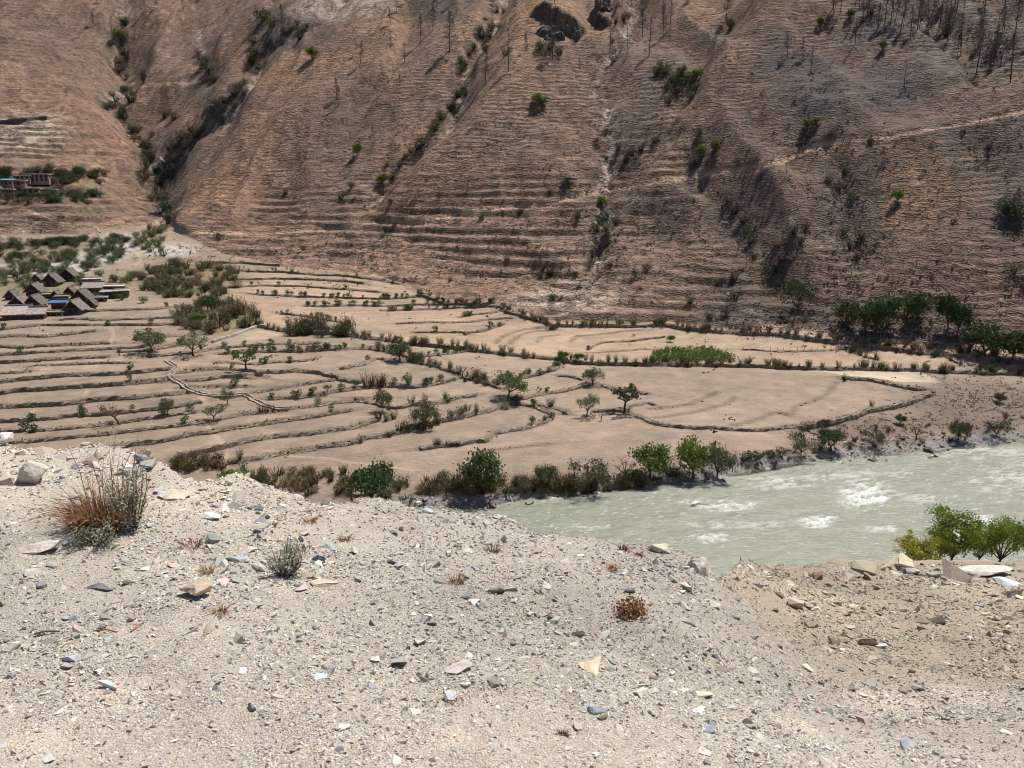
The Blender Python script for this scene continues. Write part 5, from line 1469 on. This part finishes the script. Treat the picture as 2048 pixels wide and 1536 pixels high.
def soil_tint(x, y):
    """brown earth in the right hollow, pale dust on the left crest, pinkish grey road dust close by"""
    n = fbm(x / 1.1, y / 1.1, 3, 941)
    t = np.ones(np.shape(x) + (3,))
    t = mixc(t, .85 * sstep(.9, 1.7, x + .5 * n) * sstep(2.9, 3.6, y + n), (.88, .80, .71))
    t = mixc(t, .9 * (1 - sstep(-1.4, -.2, x)) * sstep(3.6, 4.3, y), (1.2, 1.18, 1.15))
    t = mixc(t, .7 * (1 - sstep(2.3, 2.9, y + .8 * n)), (1.06, 1.03, 1.03))
    for cx, cy, r in DUST: t = mixc(t, .8 * (1 - sstep(.4, 1.3, np.hypot((x - cx) / r, (y - cy) / (r * .8)) + n)), (1.3, 1.24, 1.22))
    return np.array([1.075, 1.065, 1.05]) * t * (1 + .22 * n)[..., None]
gravel_bank = obj('gravel_ground', mesh_np('gravel_ground', np.stack([NX, NY, NZ], -1).reshape(-1, 3), NF, soil_tint(NX, NY).reshape(-1, 3), smooth=True), mat_gravel())
tag(gravel_bank, kind='structure')

# loose chips: sizes and colours of the broken slate and limestone
CHIPC = [(.43, .395, .34), (.51, .48, .425), (.34, .352, .345), (.24, .26, .265), (.40, .345, .305), (.335, .285, .225), (.60, .58, .54), (.25, .21, .17)]
CHIPW = [5, 3, 4.2, 1.7, 2.2, 2.0, .7, 1.0]
rs = R(950)
def near_pos(n, d0=1.35, d1=8.2, umin=-1.05, umax=1.02):
    d = np.exp(rs.uniform(math.log(d0), math.log(d1), n)); u = rs.uniform(umin, umax, n)
    ye = np.interp(u, eu, ed)
    k = d < ye + .35
    k &= rs.uniform(size=n) < .35 + 1.1 * sstep(-.25, .3, fbm(u * d / .45, d / .45, 3, 951))
    return (u * d)[k], d[k]
x, y = near_pos(190000)
sz = np.clip(.0052 * (y / 2.6) + rs.pareto(3.2, len(x)) * .0052 * (y / 3), .004, .016)
cols = palette(rs, len(x), CHIPC, CHIPW) * soil_tint(x, y)
v, f, c = stones(np.c_[x, y, near_h(x, y) + sz * .02], sz, rs, cols, .4, GRIT)
x2, y2 = near_pos(13000, 1.5)
sz2 = np.clip(.010 * (y2 / 3) + rs.pareto(2.3, len(x2)) * .010 * (y2 / 3.2) ** 2, .009, .05)
c2 = palette(rs, len(x2), CHIPC, CHIPW) * soil_tint(x2, y2)
v2, f2, c2 = stones(np.c_[x2, y2, near_h(x2, y2) + sz2 * .02], sz2, rs, c2, .35, CHIPS)
v, f, c = np.concatenate([v, v2]), np.concatenate([f, f2 + len(v)]), np.concatenate([c, c2])
M_CHIP = mat_attr('stone_chip', 60, .18, .002, .85)
tag(obj('gravel', mesh_np('gravel', v, f, c), M_CHIP, None), 'loose pale gravel and slate chips covering the near ledge', 'gravel', kind='stuff')
print('gravel', len(x), len(f))

# bigger stones, one object each, pieces of the gravel ground
M_STONE = mat_tint('loose_stone', 14, .28, 45, .006, .85)
STONES = []
for k in range(14):
    tv, tf = hull_tpl(R(1000 + k), 14, (.32, .45, .6)[k % 3])
    STONES.append(mesh_np('stone', tv, tf))
x, y = near_pos(560, 1.7, 7.6, -.9, .9)
x, y = x[:262], y[:262]
uc = np.concatenate([rs.uniform(-.68, -.33, 16), rs.uniform(.42, .72, 22)]); yc_ = np.interp(uc, eu, ed) + rs.uniform(-.45, .05, 38)
x, y = np.r_[x, uc * yc_], np.r_[y, yc_]
for k in range(len(x)):
    r = float(np.clip(.016 + rs.pareto(2.6) * .011, .016, .05) * (y[k] / 3.2) ** 1.2)
    if k >= 262: r *= 1.7
    c = (palette(rs, 1, CHIPC, CHIPW) * soil_tint(x[k:k + 1], y[k:k + 1]))[0]
    obj('stone', STONES[k % 14], M_STONE, gravel_bank, (x[k], y[k], float(near_h(x[k], y[k])) + r * .12), (rs.normal() * .22, rs.normal() * .22, rs.uniform(0, 6.28)), r, c)

def rock(px, py, wpx, col, lab, seed, hf=.5, df=.7, rz=0.0, rx=0.0, lift=.3, planes=12):
    x, y, z = near_hit(px, py)
    r = wpx * y / FPX / 2
    v, f = rock_mesh(seed, (r * 1.12, r * df * 1.12, r * hf), planes, 3, .10)
    tag(obj('rock', mesh_np('rock', v, f), M_STONE, None, (x, y + r * df * .5, z + r * hf * lift), (rx, 0, rz), color=col), lab, 'rock', 'larger rocks lying on the gravel ledge')
WHT = (.60, .57, .52); CRM = (.58, .51, .41); TAN = (.46, .36, .28); SLT = (.20, .215, .225); BLU = (.34, .38, .40); GRY = (.30, .285, .27); BRN = (.24, .16, .115)
rock(52, 968, 84, (.52, .46, .38), 'pale tilted boulder with a shaded front, left of the grass clump', 1101, .85, .6, -.25, -.35, .6)
rock(0, 888, 50, WHT, 'white rock at the left frame edge of the ledge', 1102, .8, .7, .3, 0, .3)
rock(395, 1200, 86, (.50, .40, .31), 'tan slab rock with a dark front face', 1103, .55, .6, .12, -.12, .75)
rock(78, 1105, 100, (.55, .48, .41), 'flat pale rock below the grass clump at left', 1104, .32, .5, .35, 0, .5)
rock(418, 1040, 42, WHT, 'white flat rock right of the grass clump', 1105, .35, .9, .2)
rock(198, 1180, 54, (.19, .19, .19), 'dark grey slab left of the tan slab', 1106, .35, .45, -.1)
rock(345, 998, 64, (.58, .50, .40), 'cream flat rock near the left ledge crest', 1107, .3, .6, .4)
rock(508, 1020, 36, SLT, 'dark flat stone above the red tufts', 1108, .35, .5, .3)
rock(636, 1122, 34, SLT, 'dark blue slate right of the sage plant', 1109, .55, .6, -.4)
rock(662, 1102, 40, BLU, 'pale blue slate above the dark one right of the sage plant', 1110, .3, .6, -.5)
rock(645, 1172, 62, (.52, .43, .34), 'half buried tan rock below the sage plant', 1111, .3, .6, 0)
rock(492, 1105, 48, (.55, .48, .40), 'tan pointed rock left of the sage plant', 1112, .45, .5, .4)
rock(468, 1122, 50, BLU, 'grey blue slate left of the sage plant', 1113, .25, .55, -.1)
rock(868, 1130, 38, (.48, .44, .40), 'white topped rock with dark edge in the middle', 1114, .4, .6, 0, -.2)
rock(1045, 1056, 22, (.30, .23, .16), 'brown stone standing on the middle crest', 1115, .8, .7, -.5)
rock(1398, 1146, 58, (.58, .52, .44), 'pale overhanging boulder where the ledge drops right', 1116, .9, .6, .2, -.3, .5)
rock(1322, 1106, 46, CRM, 'cream boulder on the crest right of the red tufts', 1117, .6, .7, 0)
rock(1184, 1345, 62, (.60, .50, .36), 'cream yellow flat slab set in the gravel', 1118, .16, 1.0, .3, .12, .9)
rock(915, 1345, 56, (.46, .40, .38), 'pinkish grey streaked slab flush with the gravel', 1119, .14, 1.0, -.2, .1, .8)
rock(1374, 1248, 38, (.36, .345, .33), 'grey slanted stone above the drop', 1120, .45, .6, -.5)
rock(1195, 1425, 44, (.28, .32, .34), 'dark slate blue stone near the bottom middle', 1121, .45, .6, -.2)
rock(1738, 1290, 44, BRN, 'dark brown rock with a white chip in the right hollow', 1122, .75, .6, 0)
rock(1762, 1296, 26, WHT, 'white chip leaning on the dark brown rock', 1123, .5, .6, .3)
rock(1690, 1274, 18, (.26, .19, .14), 'small brown round stone left of the dark brown rock', 1124, .9, .8, 0)
rock(1808, 1140, 66, (.56, .48, .37), 'cream boulder on the right crest left of the willows', 1125, .75, .7, -.1, 0, .4)
rock(1975, 1152, 110, (.52, .48, .42), 'long pale slab below the willow trunks', 1126, .22, .5, -.15, 0, .4)
rock(2015, 1172, 70, (.50, .54, .55), 'bluish slab under the long pale slab', 1127, .25, .5, -.1, 0, .3)
rock(2030, 1195, 44, (.40, .32, .27), 'brown block at the right frame edge', 1128, .6, .6, 0)
rock(1262, 1184, 30, (.36, .37, .37), 'rounded grey stone above the rust coloured plant', 1129, .6, .7, .4)
rock(500, 1420, 26, (.24, .23, .23), 'round grey pebble at the lower left', 1130, .8, .9, 0)
rock(330, 926, 54, WHT, 'white broken rock on the left crest behind the grass', 1131, .6, .6, -.3)
rock(286, 918, 34, (.48, .38, .28), 'tan rock on the crest behind the grass stalks', 1132, .9, .6, .2)
rock(1830, 1148, 40, (.45, .40, .35), 'grey brown rock right of the cream crest boulder', 1133, .5, .7, .2)
rock(1735, 1136, 30, WHT, 'small white rock left of the cream crest boulder', 1134, .7, .7, .2)
rock(855, 1026, 22, (.46, .47, .46), 'grey stone on the crest above the river tip', 1135, .7, .7, 0)
rock(1815, 1500, 50, (.34, .36, .37), 'slate stone at the bottom right', 1136, .4, .7, .4)
rock(640, 1360, 40, (.50, .53, .53), 'pale bluish stone in the lower left middle', 1137, .3, .7, .1)
rock(1425, 1465, 38, (.28, .31, .33), 'dark slate near the bottom right of centre', 1138, .4, .6, .2)

# ------------------------------------------------------------------ plants on the ledge
def blades(rng, n, h0, h1, spread, w, lean, base_c, tip_c, rad=.03):
    Vs, Fs, Cs = [], [], []; o = 0
    for _ in range(n):
        a = rng.uniform(0, 6.28); r = rad * math.sqrt(rng.uniform()); h = rng.uniform(h0, h1) if rng.uniform() < .8 else h1 * rng.uniform(.9, 1.1)
        b = np.array([r * math.cos(a), r * math.sin(a), -.01]); d = np.array([math.cos(a + rng.normal() * .5), math.sin(a + rng.normal() * .5), 0]) * spread * rng.uniform(.2, 1)
        e = b + d * h + np.array([0, 0, h * rng.uniform(.75, 1)]) ; mid = (b + e) / 2 + np.array([0, 0, h * .12]) - d * h * .15
        e[2] -= lean * h * rng.uniform(0, 1)
        t = np.cross(e - b, rng.normal(size=3)); t /= np.linalg.norm(t) + 1e-9
        ww = w * rng.uniform(.6, 1.3)
        pts = [(b, ww), (mid, ww * .8), (e, ww * .15)]
        for p, q in pts: Vs += [p - t * q / 2, p + t * q / 2]
        Fs += [(o, o + 1, o + 3, o + 2), (o + 2, o + 3, o + 5, o + 4)]; o += 6
        k = rng.uniform(.6, 1.35); cb = np.array(base_c) * k; ct = np.array(tip_c) * k
        Cs += [cb, cb, (cb + ct) / 2, (cb + ct) / 2, ct, ct]
    return np.array(Vs), np.array(Fs), np.array(Cs)
def near_obj(name, px, py, parts, lab, cat, grp=None):
    x, y, z = near_hit(px, py)
    V, F = join([(v, f) for v, f, c in parts])
    o = obj(name, mesh_np(name, V, F, np.concatenate([c for v, f, c in parts])), M_LEAF, None, (x, y, z), color=(1, 1, 1))
    return tag(o, lab, cat, grp)
rg = R(1200)
RUST = (.33, .125, .04); STRAW = (.42, .27, .13)
g = near_obj('dry_grass_clump', 205, 1056, [blades(rg, 900, .10, .27, .95, .0045, .4, (.22, .10, .045), (.37, .215, .11), .13)], 'large orange brown clump of dry grass on the left ledge', 'grass clump')
st = blades(rg, 48, .26, .60, .30, .0048, .0, (.26, .135, .065), (.40, .26, .15), .12)
o = obj('stalks', mesh_np('stalks', st[0], st[1], st[2]), M_LEAF, g, (.05, 0, 0), color=(1, 1, 1))
def sage_parts(rng, n_st, h, spread, n_leaf, leaf, col):
    parts = []; P = []
    for _ in range(n_st):
        a = rng.uniform(0, 6.28); r = spread * math.sqrt(rng.uniform()); e = np.array([r * math.cos(a), r * math.sin(a), h * rng.uniform(.4, 1)])
        b = np.array([r * .2 * math.cos(a), r * .2 * math.sin(a), -.01]); m_ = (b + e) / 2 + rng.normal(size=3) * .015
        tv, tf = tube([b, m_, e], [.0035, .0025, .001], 4)
        parts.append((tv, tf, np.full((len(tv), 3), 1.0) * np.array([.16, .11, .075])))
        for _ in range(n_leaf // n_st): P.append(m_ + (e - m_) * rng.uniform(-.7, 1.05) + rng.normal(size=3) * .014)
    parts.append(leaves(np.array(P), leaf, rng, col, var=.35, aspect=.45))
    return parts
near_obj('sage_shrub', 262, 1060, sage_parts(rg, 50, .36, .13, 1900, .018, (.50, .50, .37)), 'tall grey green sage shrub growing through the dry grass clump', 'shrub')
near_obj('sage_shrub', 195, 1085, sage_parts(rg, 40, .13, .14, 1300, .015, (.38, .39, .26)), 'low dusty green shrub at the foot of the grass clump', 'shrub')
near_obj('sage_shrub', 575, 1150, sage_parts(rg, 40, .18, .10, 1700, .016, (.50, .51, .38)), 'small grey green sage plant alone in the gravel', 'shrub')
TUFTS = [(390, 1092, 46, 'red brown dry tuft right of the grass clump', (.27, .10, .065)), (620, 1046, 40, 'orange dry tuft on the left crest', (.36, .18, .08)), (690, 1082, 42, 'pale red dry tuft right of the slates', (.34, .18, .13)), (985, 1104, 50, 'brown dry tuft below the middle crest', (.27, .15, .09)),
         (915, 1166, 54, 'spiky red brown tuft in the middle of the gravel', (.32, .14, .09)), (1247, 1102, 40, 'dark red tuft on the crest against the river', (.24, .085, .05)), (1278, 1112, 28, 'small red tuft beside the dark red one on the crest', (.30, .11, .06)), (1225, 1140, 36, 'thin rust tuft below the crest', (.36, .16, .08)),
         (545, 1052, 26, 'tiny red tuft on the left crest', (.28, .12, .08)), (540, 1125, 34, 'reddish tuft left of the small sage plant', (.33, .17, .10)), (440, 1225, 50, 'straw coloured sparse tuft below the tan slab', (.40, .24, .14)), (415, 1145, 50, 'straw coloured flat tuft above the tan slab', (.42, .28, .15)), (1255, 1410, 20, 'tiny dark tuft near the slate blue stone', (.16, .11, .08)), (1125, 1470, 34, 'dark dry tuft at the bottom middle', (.17, .13, .09)), (905, 1405, 36, 'ochre dry tuft in the lower middle', (.34, .21, .10)), (965, 1255, 20, 'tiny red tuft in the middle gravel', (.28, .12, .08))]
for px, py, w, lab, c in TUFTS:
    y = near_hit(px, py)[1]; s = w * y / FPX
    near_obj('dry_tuft', px, py, [blades(rg, 90, s * .25, s * .55, 1.3, .003, .35, tuple(k * .7 for k in c), tuple(k * 1.25 for k in c), s * .22)], lab, 'dry plant', 'dry tufts in the gravel')
y = near_hit(1260, 1232)[1]; s = 60 * y / FPX
lv = rg.normal(size=(420, 3)) * np.array([.32, .28, .22]) * s; lv[:, 2] = np.abs(lv[:, 2]) + .01
near_obj('rust_plant', 1260, 1230, [leaves(lv, .018, rg, (.27, .14, .065), var=.5, aspect=.7)], 'rust coloured leafy dead plant in the gravel right of centre', 'dry plant')
def twig(px0, py0, px1, py1, r, col, lab, lift=.012, bow=.0):
    a = np.array(near_hit(px0, py0)); b = np.array(near_hit(px1, py1)); mid = (a + b) / 2 + np.array([0, bow, lift])
    a[2] += r; b[2] += r
    tv, tf = tube([a, mid, b], [r, r * .9, r * .6], 6)
    obj_ = obj('twig', mesh_np('twig', tv, tf, smooth=True), M_BARK, None, color=col)
    tag(obj_, lab, 'twig', 'twigs and straw on the gravel')
twig(70, 1270, 120, 1265, .005, (.30, .16, .10), 'short thick red brown twig at the left')
twig(195, 1263, 235, 1266, .0045, (.30, .15, .10), 'red brown twig in the middle of three')
twig(262, 1266, 288, 1247, .004, (.32, .15, .09), 'red brown twig, right of three')
twig(200, 1238, 245, 1205, .0018, (.14, .09, .06), 'thin dark curved stem above the twigs', .03)
twig(110, 1306, 148, 1283, .003, (.55, .42, .20), 'yellow straw stalk below the twigs')
twig(355, 1085, 388, 1108, .0022, (.20, .13, .09), 'thin bent twig at the red brown tuft', .02)
twig(100, 1112, 195, 1090, .0025, (.18, .11, .08), 'long thin dark twig reaching from the low shrub', .03)

# willows on the slope below the ledge
def willow(px, py_top, d, hpx, tpl, c, lab, wide):
    u, v = ray(px, py_top)
    x, yv = u * d, d
    zb = float(near_h(x, yv)); h = v * d - zb
    spawn('willow_tree', tpl, (x, yv, zb), h, lab, 'tree', 'willow trees below the gravel ledge', c, (.055, .042, .032), None, wide)
willow(1918, 1018, 27, 110, T_WILLOW[0], (.16, .225, .03), 'tallest green willow below the right ledge', .95)
willow(1838, 1068, 26, 70, T_WILLOW[1], (.29, .285, .03), 'yellow leaved willow bush, leftmost below the right ledge', 1.25)
willow(1884, 1066, 26.5, 70, T_WILLOW[2], (.27, .27, .03), 'yellow green willow bush between two larger willows', .7)
willow(2012, 1030, 28, 100, T_WILLOW[2], (.17, .235, .03), 'green willow at the right frame edge', .95)
willow(1970, 1044, 29, 90, T_WILLOW[1], (.12, .18, .03), 'dark green willow between the two tall ones', .65)
willow(2085, 1060, 27, 90, T_WILLOW[0], (.15, .21, .03), 'green willow cut off by the right frame edge', .8)
